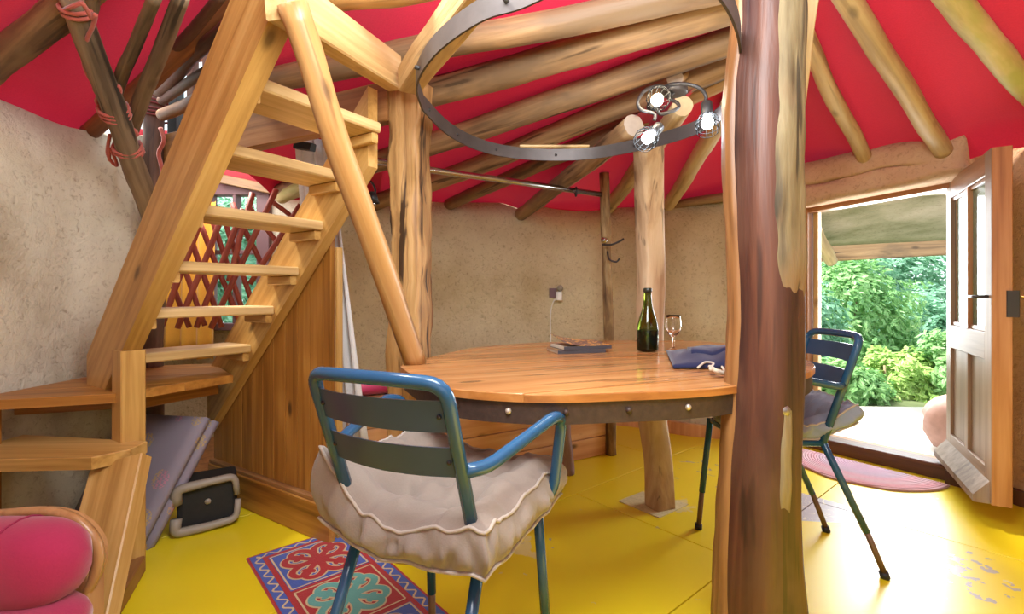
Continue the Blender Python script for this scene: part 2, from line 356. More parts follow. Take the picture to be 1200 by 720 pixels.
def mat_glass(name, tint=(0.9, 1, 0.97), refl=0.06, rough=0.0):
    m, t, N, L, p = nt(name); N.remove(p); tr = N.new('ShaderNodeBsdfTransparent'); tr.inputs[0].default_value = (*tint, 1)
    gl = N.new('ShaderNodeBsdfGlossy'); gl.inputs['Roughness'].default_value = rough; fr = N.new('ShaderNodeFresnel'); fr.inputs[0].default_value = 1.45
    mx = N.new('ShaderNodeMixShader'); L.new(fr.outputs[0], mx.inputs[0]); L.new(tr.outputs[0], mx.inputs[1]); L.new(gl.outputs[0], mx.inputs[2])
    L.new(mx.outputs[0], N['Material Output'].inputs['Surface']); return m
PANE = mat_glass('window_glass', (0.88, 0.98, 0.98))
m_, t_, N_, L_, p_ = nt('milky_door_glass'); p_.inputs['Base Color'].default_value = (.26, .40, .30, 1); setp(p_, Roughness=.12); tr_ = N_.new('ShaderNodeBsdfTransparent'); tr_.inputs[0].default_value = (.82, .95, .86, 1); mx_ = N_.new('ShaderNodeMixShader'); mx_.inputs[0].default_value = .45
L_.new(p_.outputs[0], mx_.inputs[1]); L_.new(tr_.outputs[0], mx_.inputs[2]); L_.new(mx_.outputs[0], N_['Material Output'].inputs['Surface']); FROST = m_
def realglass(name, col, rough=0.02):
    m, t, N, L, p = nt(name); p.inputs['Base Color'].default_value = (*col, 1); setp(p, Roughness=rough, IOR=1.45); p.inputs['Transmission Weight'].default_value = 1.0; return m
BOTTLEG = realglass('dark_green_bottle_glass', (0.13, 0.19, 0.02)); CLEARG = realglass('clear_glass', (1, 1, 1), 0.0)
def emit(name, col, s):
    m, t, N, L, p = nt(name); p.inputs['Base Color'].default_value = (*col, 1); p.inputs['Emission Color'].default_value = (*col, 1); p.inputs['Emission Strength'].default_value = s; return m
BULB = emit('glowing_bulb', (0.80, 0.90, 1.0), 130); BULBW = emit('warm_glowing_bulb', (1.0, 0.86, 0.62), 110)

def mat_floor():
    m, t, N, L, p = nt('worn_yellow_floor_paint')
    ge = N.new('ShaderNodeNewGeometry'); v = ge.outputs['Position']; sx = N.new('ShaderNodeSeparateXYZ'); L.new(v, sx.inputs[0])
    def math_(op, a, b=None, c=None):
        n = N.new('ShaderNodeMath'); n.operation = op
        for i, q in enumerate((a, b, c)):
            if q is None: continue
            if hasattr(q, 'links'): L.new(q, n.inputs[i])
            else: n.inputs[i].default_value = q
        return n.outputs[0]
    def blob(cx, cy, r):
        dx = math_('SUBTRACT', sx.outputs[0], cx); dy = math_('SUBTRACT', sx.outputs[1], cy)
        d = math_('SQRT', math_('ADD', math_('MULTIPLY', dx, dx), math_('MULTIPLY', dy, dy))); return math_('SUBTRACT', 1.0, math_('MINIMUM', math_('DIVIDE', d, r), 1.0))
    n1 = noisetex(N, L, v, 1.3, 4); n2 = noisetex(N, L, v, 260, 2, 0.6)
    col = mixc(N, L, n1.outputs[0], (0.80, 0.60, 0.010), (0.84, 0.70, 0.022))
    # painted blue-grey star point near the door
    tri = [(1.459, 2.446), (1.758, 2.088), (1.15, 2.16)]; msk = None
    for i in range(3):
        a = tri[i]; b = tri[(i+1) % 3]; nx, ny = b[1]-a[1], -(b[0]-a[0]); s = math_('SUBTRACT', math_('ADD', math_('MULTIPLY', sx.outputs[0], nx), math_('MULTIPLY', sx.outputs[1], ny)), nx*a[0]+ny*a[1])
        h = math_('LESS_THAN', s, 0.0)
        if (tri[(i+2) % 3][0]-a[0])*nx+(tri[(i+2) % 3][1]-a[1])*ny > 0: h = math_('GREATER_THAN', s, 0.0)
        msk = h if msk is None else math_('MULTIPLY', msk, h)
    nz = noisetex(N, L, v, 12, 1, 0.4, 2.0); band = math_('LESS_THAN', math_('ABSOLUTE', math_('SUBTRACT', nz.outputs[0], 0.5)), 0.012)
    star = mixc(N, L, band, (0.36, 0.33, 0.44), (0.62, 0.58, 0.5)); col = mixc(N, L, math_('MULTIPLY', msk, 0.9), col, star)
    # chips worn through to the old grey-violet coat, most by the door
    ch = noisetex(N, L, v, 16, 3, 0.55, 0.3); wear = math_('MAXIMUM', math_('MAXIMUM', blob(1.62, 1.72, 0.55), math_('MULTIPLY', blob(1.15, 2.8, 0.6), 0.8)), math_('MULTIPLY', blob(0.05, 1.9, 0.35), 0.6))
    thr = math_('SUBTRACT', 0.80, math_('MULTIPLY', wear, 0.28)); chips = math_('GREATER_THAN', ch.outputs[0], thr)
    col = mixc(N, L, math_('MULTIPLY', chips, 0.85), col, (0.36, 0.33, 0.38))
    # pale scuffs under the table
    sc_ = noisetex(N, L, v, 9, 4, 0.6); w2 = math_('MAXIMUM', blob(0.06, 1.93, 0.16), blob(0.75, 2.3, 0.16)); pale = math_('GREATER_THAN', math_('ADD', sc_.outputs[0], math_('MULTIPLY', w2, 0.3)), 0.70)
    col = mixc(N, L, math_('MULTIPLY', pale, 0.7), col, (0.68, 0.60, 0.34))
    L.new(col, p.inputs['Base Color']); setp(p, Roughness=0.33); bump(N, L, p, n2.outputs[0], 0.12, 0.002)
    return m
FLOORM = mat_floor()
SUBFLOOR = plain('dark_subfloor', (0.05, 0.04, 0.03), 0.9)

def mat_leaf(name, a, b, c):
    m, t, N, L, p = nt(name); n = noisetex(N, L, objcoord(N, L), 3.0, 3); n2 = noisetex(N, L, objcoord(N, L), 40, 1)
    r = ramp(N, [(0.3, a), (0.5, b), (0.7, c)]); mx = N.new('ShaderNodeMath'); mx.operation = 'MULTIPLY_ADD'; mx.inputs[1].default_value = 0.5
    h = N.new('ShaderNodeMath'); h.operation = 'MULTIPLY'; h.inputs[1].default_value = 0.5; L.new(n2.outputs[0], h.inputs[0]); L.new(n.outputs[0], mx.inputs[0]); L.new(h.outputs[0], mx.inputs[2]); L.new(mx.outputs[0], r.inputs[0])
    L.new(r.outputs[0], p.inputs['Base Color']); setp(p, Roughness=0.5); ts = N.new('ShaderNodeBsdfTranslucent'); L.new(r.outputs[0], ts.inputs['Color'])
    ms = N.new('ShaderNodeMixShader'); ms.inputs[0].default_value = 0.4; L.new(p.outputs[0], ms.inputs[1]); L.new(ts.outputs[0], ms.inputs[2]); L.new(ms.outputs[0], N['Material Output'].inputs['Surface']); return m
LEAF_A = mat_leaf('fresh_green_leaves', (0.13, 0.33, 0.12), (0.27, 0.52, 0.20), (0.52, 0.70, 0.34))
LEAF_B = mat_leaf('blue_green_leaves', (0.13, 0.34, 0.22), (0.27, 0.53, 0.36), (0.50, 0.70, 0.52))
LEAF_C = mat_leaf('yellow_green_leaves', (0.22, 0.42, 0.09), (0.42, 0.62, 0.18), (0.60, 0.74, 0.32))

# ------------------------------------------------------------------ setting: walls, floor, roof cloth
WF = [(2.3, 0.0, 1.78), (1.6, -0.95, 1.76), (0.3, -1.35, 1.74), (-0.9, -1.25, 1.74), (-1.65, -0.65, 1.72), (-1.88, 0.4, 1.72)]
WL = [(-1.88, 0.4, 1.72), (-1.87, 1.1, 1.71), (-1.87, 1.75, 1.71), (-1.86, 2.1, 1.71), (-1.76, 2.45, 1.80)]
WB = [(-1.27, 3.33, 1.65), (-0.62, 3.66, 1.70), (0.25, 3.86, 1.71), (0.72, 3.86, 1.68), (1.0, 3.75, 1.67), (1.28, 3.58, 1.68), (1.6, 3.42, 1.716), (1.93, 3.22, 1.78)]
WR = [(2.36, 2.60, 1.78), (2.45, 2.4, 1.775), (2.5, 2.0, 1.78), (2.45, 1.2, 1.78), (2.3, 0.0, 1.78)]
CEN = V((0.3, 1.7, 0))
def wall(name, pts, mat, thick=0.22, z0=-0.02, nz=10, sub=8):
    path = smooth_path([V(p) for p in pts], sub); n = len(path); vs = []; fs = []; cols = nz+1
    for side in (0, 1):
        for i, p in enumerate(path):
            d = path[min(i+1, n-1)]-path[max(i-1, 0)]; o = V((d.y, -d.x, 0)).normalized()
            if o.dot(V((p.x, p.y, 0))-CEN) < 0: o = -o
            for j in range(cols):
                z = z0+(p.z-z0)*j/nz; q = V((p.x, p.y, z))
                k = 0.012*noise.noise(q*2.2)+0.006*noise.noise(q*6)
                if j == nz: z += 0.012*noise.noise(q*5)
                vs.append(V((q.x, q.y, z))+o*(k+thick*side))
    m = n*cols
    for i in range(n-1):
        for j in range(nz):
            a = i*cols+j; fs.append((a, a+cols, a+cols+1, a+1)); fs.append((m+a, m+a+1, m+a+cols+1, m+a+cols))
        a = i*cols+nz; fs.append((a, a+cols, m+a+cols, m+a))
    for i in (0, n-1):
        for j in range(nz):
            a = i*cols+j; fs.append((a, a+1, m+a+1, m+a))
    return struct(mesh(name, vs, fs, mat, None, None, True))
wall('wall_front', WF, PLASTER_L); wall('wall_left', WL, PLASTER_L); wall('wall_back', WB, PLASTER)
wr = wall('wall_right', WR, PLASTER)
# lintel wall above the door, then the red clay reveal beside the open leaf
DA, DB = V((1.93, 3.22, 0)), V((2.36, 2.60, 0)); du = (DB-DA).normalized(); dn = V((-du.y, du.x, 0)); dn = dn if dn.dot(V((1, 1, 0))) > 0 else -dn
def lint(u, v): p = DA-du*0.12+(DB-DA+du*0.22)*u; t = 1.78+0.006*noise.noise(V((u*9, 0, 0))); b = 1.555+0.045*u; z = b+(t-b)*v; return (p.x+0.012*noise.noise(V((u*4, v*3, 1)))-dn.x*0.03, p.y-dn.y*0.03, z)
struct(quadgrid('wall_over_door', lint, 20, 8, PLASTER_R, thick=0.2))
bdp = smooth_path([DB+du*.03, V((2.44, 2.41, 0)), V((2.478, 2.22, 0)), V((2.49, 2.10, 0))], 6)
def bdf(u, v):
    q = bdp[0]; uu = u*(.80+.16*noise.noise(V((v*3.2, 1, 0)))+.05*noise.noise(V((v*11, 2, 0)))); k = uu*(len(bdp)-1); i_ = min(int(k), len(bdp)-2); q = bdp[i_].lerp(bdp[i_+1], k-i_)
    return (q.x-.026+.012*u*u, q.y-.012, .02+1.73*v)
struct(quadgrid('wall_beside_door', bdf, 12, 30, PLASTER_R, thick=0.02))

room = [(-1.95, -0.2), (-1.4, -1.1), (0.3, -1.45), (1.8, -1.0), (2.5, 0.0), (2.62, 1.2), (2.6, 2.05), (2.40, 2.60), (1.97, 3.22), (1.40, 3.62), (1.0, 3.85), (0.5, 3.97), (-0.1, 3.9), (-0.75, 3.70), (-1.35, 3.36), (-1.85, 2.45)]
floor = struct(prism('floor', room, -0.06, -0.012, SUBFLOOR))
ua = math.radians(40.5); U = V((math.cos(ua), math.sin(ua), 0)); NV = V((-math.sin(ua), math.cos(ua), 0)); g = 0.0022
for i in range(-5, 5):
    n0 = 0.838+0.807*i
    for j in range(-4, 6):
        s0 = (2.637 if i % 2 else 2.637-0.4*0)+1.62*j-1.62
        if i == 0: s0 += 0.81
        q = [U*(s0+g)+NV*(n0+g), U*(s0+1.62-g)+NV*(n0+g), U*(s0+1.62-g)+NV*(n0+0.807-g), U*(s0+g)+NV*(n0+0.807-g)]
        c = clip([(p.x, p.y) for p in q], room)
        if len(c) > 2: prism('floor_panel', c, -0.012, 0.0, FLOORM, floor, ua, 0.0012)
# bare boot of mortar round the back post
def bb(name, pts3, h, wd, mat):
    p = smooth_path(pts3, 5); return struct(quadgrid(name, lambda u, v: (lambda q, v: (q.x, q.y, h*v))(p[min(int(u*(len(p)-1)+0.5), len(p)-1)], v), len(p)-1, 1, mat, thick=wd, smooth=False))
bb('baseboard_back', [(0.66, 3.80, 0), (0.97, 3.66, 0), (1.26, 3.45, 0), (1.58, 3.34, 0), (1.88, 3.18, 0)], 0.085, 0.03, BENCHW)
bb('baseboard_right', [(2.31, 2.58, 0), (2.40, 2.38, 0), (2.44, 2.0, 0), (2.39, 1.2, 0)], 0.07, 0.03, REDPOST)

# rafters: foot on the wall, head towards the roof ring (a reciprocal roof: they pass beside the centre)
RAF = [  # key, foot, head, r_foot, r_head, mat, label
 ('Z', V((-1.86, 0.6, 1.74)), V((-0.6, 0.35, 2.02)), .05, .05, RAFTER, None),
 ('L0', V((-1.88, 1.70, 1.74)), at(230, -137, 1.28), .048, .048, RAFTER, 'brown log rafter crossing the top left corner above the grey plaster wall'),
 ('L1', at(104, 156, 2.17), at(420, -135, 1.40), .035, .036, RAFTER_D, 'orange-brown rafter rising from the left wall behind the lashed branches'),
 ('K', at(284, 122, 2.2), at(312, -80, 1.45), .03, .03, DARKBR, None),
 ('a', at(300, 97, 2.1), at(890, -24, 1.55), .05, .05, RAFTER, 'highest long log rafter, pale, running over the top of the steel hoop'),
 ('b', at(262, 174, 2.65), at(890, -3, 1.65), .062, .062, RAFTER, 'stout brown log rafter meeting the cleft post just below its top'),
 ('c', at(330, 226, 3.2), at(893, 35, 1.78), .062, .055, RAFTER, 'log rafter below the stoutest one, crossing behind the left post and hoop'),
 ('d', at(438, 238, 3.5), at(893, 59, 1.9), .058, .052, RAFTER, 'log rafter passing just over the ceiling lamp and behind the hoop front'),
 ('e', at(526, 240, 3.72), at(880, 76, 1.97), .044, .05, RAFTER, 'log rafter whose foot ends on the back wall right of the left post'),
 ('f', at(609, 252, 3.86), at(743, 147, 2.15), .05, .05, RAFTER, 'short log rafter over the curtain pipe, its sawn round end facing the room'),
 ('g', at(711, 246, 3.84), at(800, 124, 2.05), .05, .045, RAFTER_P, 'slim rafter rising beside the bark pole to behind the pale back post'),
 ('h', at(782, 243, 3.72), at(872, 93, 2.05), .048, .042, RAFTER_P, 'slim straight rafter between the pale back post and the red-brown post'),
 ('A2', at(936, 210, 3.25), at(880, 10, 2.4), .036, .04, RAFTER_P, 'slim rafter whose foot shows at the right edge of the red-brown post'),
 ('A', at(1017, 193, 2.80), at(905, -45, 1.85), .036, .036, RAFTER_P, 'pale slim rafter above the left half of the doorway'),
 ('B', at(1107, 179, 2.48), at(955, -64, 1.62), .042, .040, RAFTER_P, 'pale rafter standing over the doorway beside the open door leaf'),
 ('C', at(1252, 155, 2.15), at(1070, -60, 1.5), .046, .042, RAFTER_M, 'mossy greenish rafter in the top right corner'),
 ('D', V((2.43, 1.3, 1.80)), V((1.2, 0.75, 2.15)), .045, .045, RAFTER, None),
 ('E', V((2.3, 0.1, 1.80)), V((0.9, 0.3, 2.15)), .045, .045, RAFTER, None),
 ('G', V((1.3, -1.05, 1.78)), V((0.6, 0.1, 2.15)), .045, .045, RAFTER, None), ('H', V((-0.3, -1.33, 1.76)), V((0.3, 0.0, 2.15)), .045, .045, RAFTER, None), ('I', V((-1.5, -0.8, 1.75)), V((-0.2, 0.1, 2.1)), .045, .045, RAFTER, None)]
for k, a, b, r0, r1, m, lab in RAF:
    if lab: tag(log('roof_rafter', a, b, r0, r1, m, None, (0, 0.01), 0.05, 14, 26, ends=ENDGR if k != 'f' else ENDGR2), lab, 'rafter', 'log rafters under the red cloth')
def strip_geo(A, B, n=14, mcols=8):
    (k0, a0, a1, ra0, ra1, *_), (k1, b0, b1, rb0, rb1, *_) = A, B
    up = 0.72
    pts = []
    for i in range(n+1):
        t = i/n; p = a0.lerp(a1, t)+V((0, 0, (ra0+(ra1-ra0)*t)*up)); q = b0.lerp(b1, t)+V((0, 0, (rb0+(rb1-rb0)*t)*up)); row = []
        for j in range(mcols+1):
            s = j/mcols; x = p.lerp(q, s); wv = 0.010*noise.noise(V((x.x*3, x.y*3, 2)))*math.sin(math.pi*s)
            row.append(x+V((0, 0, 0.035*math.sin(math.pi*s)+wv)))
        if i == 0:   # cloth tucked down behind the wall head
            row0 = [r+((V((r.x, r.y, 0))-CEN).normalized()*0.06)+V((0, 0, -0.09)) for r in row]; pts.append(row0)
        pts.append(row)
    return pts
def cloth(name, keys, mat):
    vs = []; fs = []; D = {r[0]: r for r in RAF}
    for x, y in zip(keys[:-1], keys[1:]):
        P = strip_geo(D[x], D[y]); W = len(P[0]); o = len(vs)
        for row in P: vs += row
        for i in range(len(P)-1):
            for j in range(W-1): fs.append((o+i*W+j, o+i*W+j+1, o+(i+1)*W+j+1, o+(i+1)*W+j))
    return struct(mesh(name, vs, fs, mat, None, None, True))
cloth('ceiling', ['I', 'Z', 'L0', 'L1'], REDCLOTH)
cloth('ceiling_main', ['K', 'a', 'b', 'c', 'd', 'e', 'f', 'g', 'h', 'A2', 'A', 'B', 'C', 'D', 'E', 'G', 'H', 'I'], REDCLOTH)
# fill strips of cloth at the heads of the short rafters and up to the roof ring
struct(quadgrid('ceiling_crown', lambda u, v: (at(470+470*u, -60-120*v+20*math.sin(3*u), 1.5-0.3*v)+V((0, 0.0, 0.10)))[:], 10, 6, REDCLOTH))

# ------------------------------------------------------------------ alcove behind the stairs
PXW = 3.45
def aw(px, py): return at(px, py, PXW)
def panelwall(name, x0, x1, y0, y1, mat, Z=PXW, t=0.08):
    a = at(x0, y1, Z); b = at(x1, y0, Z)
    vs = [(a.x, Z, a.z), (b.x, Z, a.z), (b.x, Z, b.z), (a.x, Z, b.z)]; vs += [(x, y+t, z) for x, y, z in vs]
    return struct(mesh(name, vs, [(0, 1, 2, 3), (7, 6, 5, 4), (0, 4, 5, 1), (1, 5, 6, 2), (2, 6, 7, 3), (3, 7, 4, 0)], mat))
panelwall('wall_alcove_below_window', 130, 400, 385, 520, PLASTER); panelwall('wall_alcove_above_window', 130, 400, 212, 226, REDFRAME)
panelwall('wall_alcove_left', 130, 244, 217, 385, PLASTER_L); panelwall('wall_alcove_right', 318, 400, 217, 385, PLASTER_L)
struct(mesh('wall_alcove_side', [(-1.80, 2.47, 0), (-2.85, 3.5, 0), (-2.85, 3.5, 2.3), (-1.80, 2.47, 1.72)], [(0, 1, 2, 3)], PLASTER_L))
struct(mesh('floor_alcove', [(-1.78, 2.44, -.015), (-1.2, 3.4, -.015), (-1.2, 3.6, -.015), (-2.9, 3.6, -.015)], [(0, 1, 2, 3)], BROWNW))
struct(mesh('ceiling_alcove', [at(150, 150, 2.9), at(440, 170, 3.0), at(440, 216, 3.46), at(130, 216, 3.46)], [(0, 1, 2, 3)], REDCLOTH2))
wn = struct(beam('window_1', aw(244, 383), aw(318, 383), 0.10, 0.05, REDFRAME))
for nm, a, b, wd, ht in (('window_head', (244, 224), (318, 224), .09, .07), ('window_transom', (250, 296), (306, 296), .05, .03)): beam(nm, aw(*a), aw(*b), wd, ht, REDFRAME, wn)
for x, wd in ((247, .05), (278, .025), (311, .09)): beam('window_jamb', aw(x, 383), aw(x, 224), wd, 0.08, REDFRAME, wn, up=(0, 1, 0))
for x0, x1 in ((249, 277), (279, 305)):
    for y0, y1 in ((230, 294), (298, 379)):
        a, b = aw(x0, y1), aw(x1, y0); mesh('pane', [(a.x, PXW+.02, a.z), (b.x, PXW+.02, a.z), (b.x, PXW+.02, b.z), (a.x, PXW+.02, b.z)], [(0, 1, 2, 3)], PANE, wn)
def ycurt(u, v): p = at(186+66*u, 236+185*v, 3.30); return (p.x, p.y+0.03*math.sin(u*22+v), p.z)
tag(quadgrid('yellow_curtain', ycurt, 40, 8, YCURT, thick=0.004), 'yellow curtain drawn to the left of the alcove window behind the trellis', 'curtain')
# trellis of crossed rods
t = thing('trellis', 'oxblood red trellis of crossed rods standing in front of the alcove window', 'trellis', at(265, 388, 2.9))
def tq(px, py, k): return at(px, py, 2.75+(px-190)/150*0.2+0.03*k)
for xb, yb, xt, yt in ((190, 382, 232, 262), (208, 385, 262, 250), (230, 384, 285, 245), (247, 385, 324, 222), (200, 352, 246, 232), (293, 333, 352, 240), (268, 330, 296, 226)):
    log('rod', tq(xb, yb, 0), tq(xt, yt, 0), .016, .016, TRELL, t, (0, 0), .08, 8, 6)
for xb, yb, xt, yt in ((222, 384, 192, 310), (240, 382, 198, 268), (260, 384, 214, 252), (284, 386, 232, 256), (287, 372, 246, 250), (296, 356, 258, 244), (318, 334, 272, 238), (334, 296, 290, 240), (352, 262, 318, 236)):
    log('rod', tq(xb, yb, 1), tq(xt, yt, 1), .015, .015, TRELL, t, (0, 0), .08, 8, 6)
tag(log('alcove_pole', at(330, 231, 3.2), at(367, 212, 2.9), .045, .045, RAFTER_M, ends=ENDGR), 'pale log end showing under the pink cloth beyond the stair treads', 'pole')
tag(beam('alcove_rail', at(255, 209, 3.35), at(340, 227, 3.35), .06, .06, RAFTER), 'weathered wooden rail above the alcove window', 'rail')
# high glazed panel above the alcove, seen between the branches
w2 = struct(beam('window_2', at(206, 165, 2.48), at(206, 45, 2.48), .05, .06, BLACK, up=(0, 1, 0)))
for px in (226, 244, 268): beam('window_bar', at(px, 165, 2.48), at(px, 40, 2.48), .035, .05, DARKBR if px != 268 else REDFRAME, w2, up=(0, 1, 0))
beam('window_sill', at(198, 166, 2.47), at(292, 166, 2.47), .05, .05, BROWNW, w2); beam('window_head', at(198, 48, 2.47), at(292, 40, 2.47), .05, .05, PINE_D, w2)
beam('window_bar', at(226, 100, 2.5), at(292, 92, 2.5), .04, .035, PINE, w2); beam('window_bar', at(226, 66, 2.5), at(292, 60, 2.5), .04, .05, PINE_D, w2)
for x0, x1 in ((209, 224), (229, 242), (247, 266), (270, 292)):
    a, b = at(x0, 163, 2.49), at(x1, 48, 2.49); mesh('pane', [(a.x, 2.49, a.z), (b.x, 2.49, a.z), (b.x, 2.49, b.z), (a.x, 2.49, b.z)], [(0, 1, 2, 3)], PANE, w2)

# ------------------------------------------------------------------ door, frame and threshold
def dp(s, off, z): return DA+du*s+dn*off+V((0, 0, z))
DL = (DB-DA).length
dr = struct(beam('door_1', dp(-0.03, 0.05, 1.56), dp(DL+0.02, 0.05, 1.60), 0.09, 0.05, DOORW))
beam('door_jamb', dp(0.0, 0.05, 0.02), dp(0.0, 0.05, 1.56), 0.05, 0.10, DOORW, dr, up=dn); beam('door_jamb', dp(DL, 0.08, 0.02), dp(DL, 0.08, 1.60), 0.04, 0.10, DOORW, dr, up=dn)
beam('door_stop', dp(0.045, 0.09, 0.02), dp(0.045, 0.09, 1.55), 0.03, 0.05, PINE_L, dr, up=dn)
beam('threshold', dp(-0.05, 0.02, 0.04), dp(DL+0.05, 0.02, 0.04), 0.10, 0.08, REDPOST, dr, wobble=0.006); beam('door_sill', dp(-0.05, 0.11, 0.05), dp(DL+0.05, 0.11, 0.05), 0.08, 0.05, BROWNW, dr)
# the leaf: hinge side by the jamb, swung into the room
hz = V((2.40, 2.655, 0.115)); fe = V((2.035, 2.035, 0.115)); lu = (fe-hz).normalized(); LW = (fe-hz).length; LH = 1.50
ln = V((lu.y, -lu.x, 0)); ln = ln if ln.dot(V((-1, 0, 0))) > 0 else -ln
Ml = Matrix((lu, ln, V((0, 0, 1)))).transposed().to_4x4(); Ml.translation = hz
leaf = thing('door_leaf', 'half-glazed wooden door leaf swung open into the room', 'door', hz, 0)
def lb(name, x0, x1, z0, z1, y0, y1, mat, par=None, along='z'):
    a = Ml @ V(((x0+x1)/2, (y0+y1)/2, z0)); b = Ml @ V(((x0+x1)/2, (y0+y1)/2, z1))
    if along == 'z': return beam(name, a, b, x1-x0, y1-y0, mat, par or leaf, up=ln, bev=.003)
    a = Ml @ V((x0, (y0+y1)/2, (z0+z1)/2)); b = Ml @ V((x1, (y0+y1)/2, (z0+z1)/2)); return beam(name, a, b, y1-y0, z1-z0, mat, par or leaf, up=(0, 0, 1), bev=.003)
T0, T1 = -0.022, 0.022
lb('stile', 0, .085, 0, LH, T0, T1, DOORF); st = lb('stile', LW-.085, LW, 0, LH, T0, T1, DOORF)
lb('edge_strip', LW, LW+.008, 0.0, LH, T0-.02, T1, DOORW)
lb('top_rail', .085, LW-.085, LH-.10, LH, T0, T1, DOORW, along='x'); lb('mid_rail', .085, LW-.085, .60, .72, T0, T1, DOORF, along='x'); lb('bottom_rail', .085, LW-.085, 0, .14, T0, T1, DOORF, along='x')
mx = LW/2
lb('muntin', mx-.03, mx+.03, .72, LH-.10, T0, T1, DOORW); lb('muntin', mx-.03, mx+.03, .14, .60, T0, T1, DOORF)
for x0, x1 in ((.085, mx-.03), (mx+.03, LW-.085)):
    lb('glass_panel', x0, x1, .72, LH-.10, -.004, .004, FROST); lb('wood_panel', x0, x1, .14, .60, -.008, .010, DOORF)
    for zz in (.73, LH-.11): lb('bead', x0, x1, zz-.01, zz+.01, -.012, .014, DOORW, along='x')
wb = [(.022, 0), (.075, .0), (.075, .03), (.022, .095)]
vs = [Ml @ V((x, y, z-.005)) for x in (.0, LW-.02) for y, z in wb]; mesh('weather_bar', [v-hz for v in vs], [(0, 1, 2, 3), (7, 6, 5, 4), (0, 4, 5, 1), (1, 5, 6, 2), (2, 6, 7, 3), (3, 7, 4, 0)], GREYBRD, leaf, Matrix.Translation(hz))
lk = lb('lock_case', LW-.075, LW+.012, .79, .90, T0-.04, T0, DARKMET)
for s in (-1, 1):
    y = T1 if s > 0 else T0-.04
    tube('door_handle', [Ml @ V(p) for p in fillet([(LW-.035, y, .875), (LW-.035, y+s*.045, .875), (LW-.14, y+s*.05, .872)], .012)], .0065, DARKMET if s > 0 else plain('brass_lever', (0.6, 0.42, 0.16), 0.3, 1.0), leaf, 8)

# ------------------------------------------------------------------ outside: terrace, porch, shrubs
struct(prism('floor_terrace', [(2.03, 3.27), (2.46, 2.66), (4.6, 3.4), (4.4, 4.2), (2.7, 4.25), (1.75, 3.95)], -0.05, 0.02, DECK))
struct(mesh('ground', [(-4, 4.6, -.25), (1.7, 3.95, -.1), (2.7, 4.15, -.1), (4.6, 3.3, -.2), (16, 0, -.25), (22, 24, .6), (-4, 24, .6)], [(0, 1, 2, 3, 4, 5, 6)], SOIL))
tag(quadgrid('porch_canvas', lambda u, v: (at(915+260*u, 242-18*u, 3.6-0.45*u).lerp(at(905+280*u, 292-14*u, 4.7-0.5*u), v)+V((0, 0, 0.02*math.sin(v*3.1))))[:], 12, 8, CANVAS, thick=0.01), 'stained grey canvas roof of the porch outside the doorway', 'canopy')
tag(beam('porch_beam', at(890, 300, 4.85), at(1190, 284, 4.45), 0.08, 0.17, RAFTER, wobble=.02), 'weathered beam along the front edge of the porch canvas', 'beam')
tag(log('porch_pole', at(946, 252, 3.55), at(974, 306, 4.35), .05, .05, RAFTER_P, ends=ENDGR), 'short pale pole slanting down under the porch canvas', 'pole')
sv = []; 
bm = bmesh.new(); bmesh.ops.create_icosphere(bm, subdivisions=3, radius=1)
for v in bm.verts:
    k = 1+0.16*noise.noise(v.co*1.6)+0.05*noise.noise(v.co*5); v.co = V((v.co.x*.19*k, v.co.y*.17*k, v.co.z*.20*k))
me = bpy.data.meshes.new('boulder'); bm.to_mesh(me); bm.free(); me.materials.append(PINKSTONE); [setattr(p, 'use_smooth', True) for p in me.polygons]
bo = bpy.data.objects.new('boulder', me); link(bo, Matrix.Translation(onz(1118, 530, 0.03)+V((0.10, .06, .16)))); tag(bo, 'rounded pinkish boulder on the terrace beside the open door', 'stone')
def shrub(name, label, center, rad, n, mat, lsz, seed):
    rnd = random.Random(seed); base = V((center[0], center[1], center[2]-rad[2])); root = thing(name, label, 'shrub', base, 0, 'shrubs beyond the terrace')
    vs = []; fs = []
    for c in range(n):
        th = rnd.uniform(0, 2*math.pi); ph = math.acos(rnd.uniform(-1, 1)); d = V((math.sin(ph)*math.cos(th), math.sin(ph)*math.sin(th), math.cos(ph)))
        k = 0.80+0.32*noise.noise(d*2.2+V((seed, 0, 0)))+0.18*noise.noise(d*5+V((0, seed, 0))); k *= rnd.uniform(0.72, 1.04)
        p = V((d.x*rad[0]*k, d.y*rad[1]*k, d.z*rad[2]*k+rad[2])); nrm = (d+V((rnd.uniform(-.7, .7), rnd.uniform(-.7, .7), rnd.uniform(-.2, .9)))).normalized()
        x = nrm.orthogonal().normalized(); a = rnd.uniform(0, 6.28); x = (Matrix.Rotation(a, 3, nrm) @ x); y = nrm.cross(x); s = lsz*rnd.uniform(.6, 1.3); o = len(vs)
        vs += [p-x*s, p-x*s*.2+y*s*.42-nrm*s*.1, p+x*s*.5+y*s*.3, p+x*s*1.1-nrm*s*.2, p+x*s*.5-y*s*.3, p-x*s*.2-y*s*.42-nrm*s*.1]
        fs += [(o, o+1, o+2, o+3), (o, o+3, o+4, o+5)]
    stuff(mesh('foliage', vs, fs, mat, root, Matrix.Translation(base)))
    for q in range(4):
        b = base+V((rnd.uniform(-.2, .2), rnd.uniform(-.2, .2), -.2)); log('stem', b, base+V((rnd.uniform(-.5, .5)*rad[0], rnd.uniform(-.4, .4)*rad[1], rad[2]*1.5)), .035, .01, GREYW, root, rings=6, seg=6)
shrub('tall_shrub', 'tall fresh green shrub filling the left of the doorway view', at(985, 390, 7.0), (1.15, .9, 1.35), 9000, LEAF_A, .055, 3)
shrub('tall_shrub', 'blue-green bush behind the back of the far blue chair', at(930, 410, 6.0), (.8, .6, 1.1), 5000, LEAF_B, .05, 4)
shrub('tall_shrub', 'broad blue-green tree filling the top of the doorway view under the porch beam', at(1010, 345, 10.5), (2.3, 1.5, 1.6), 9000, LEAF_B, .085, 5)
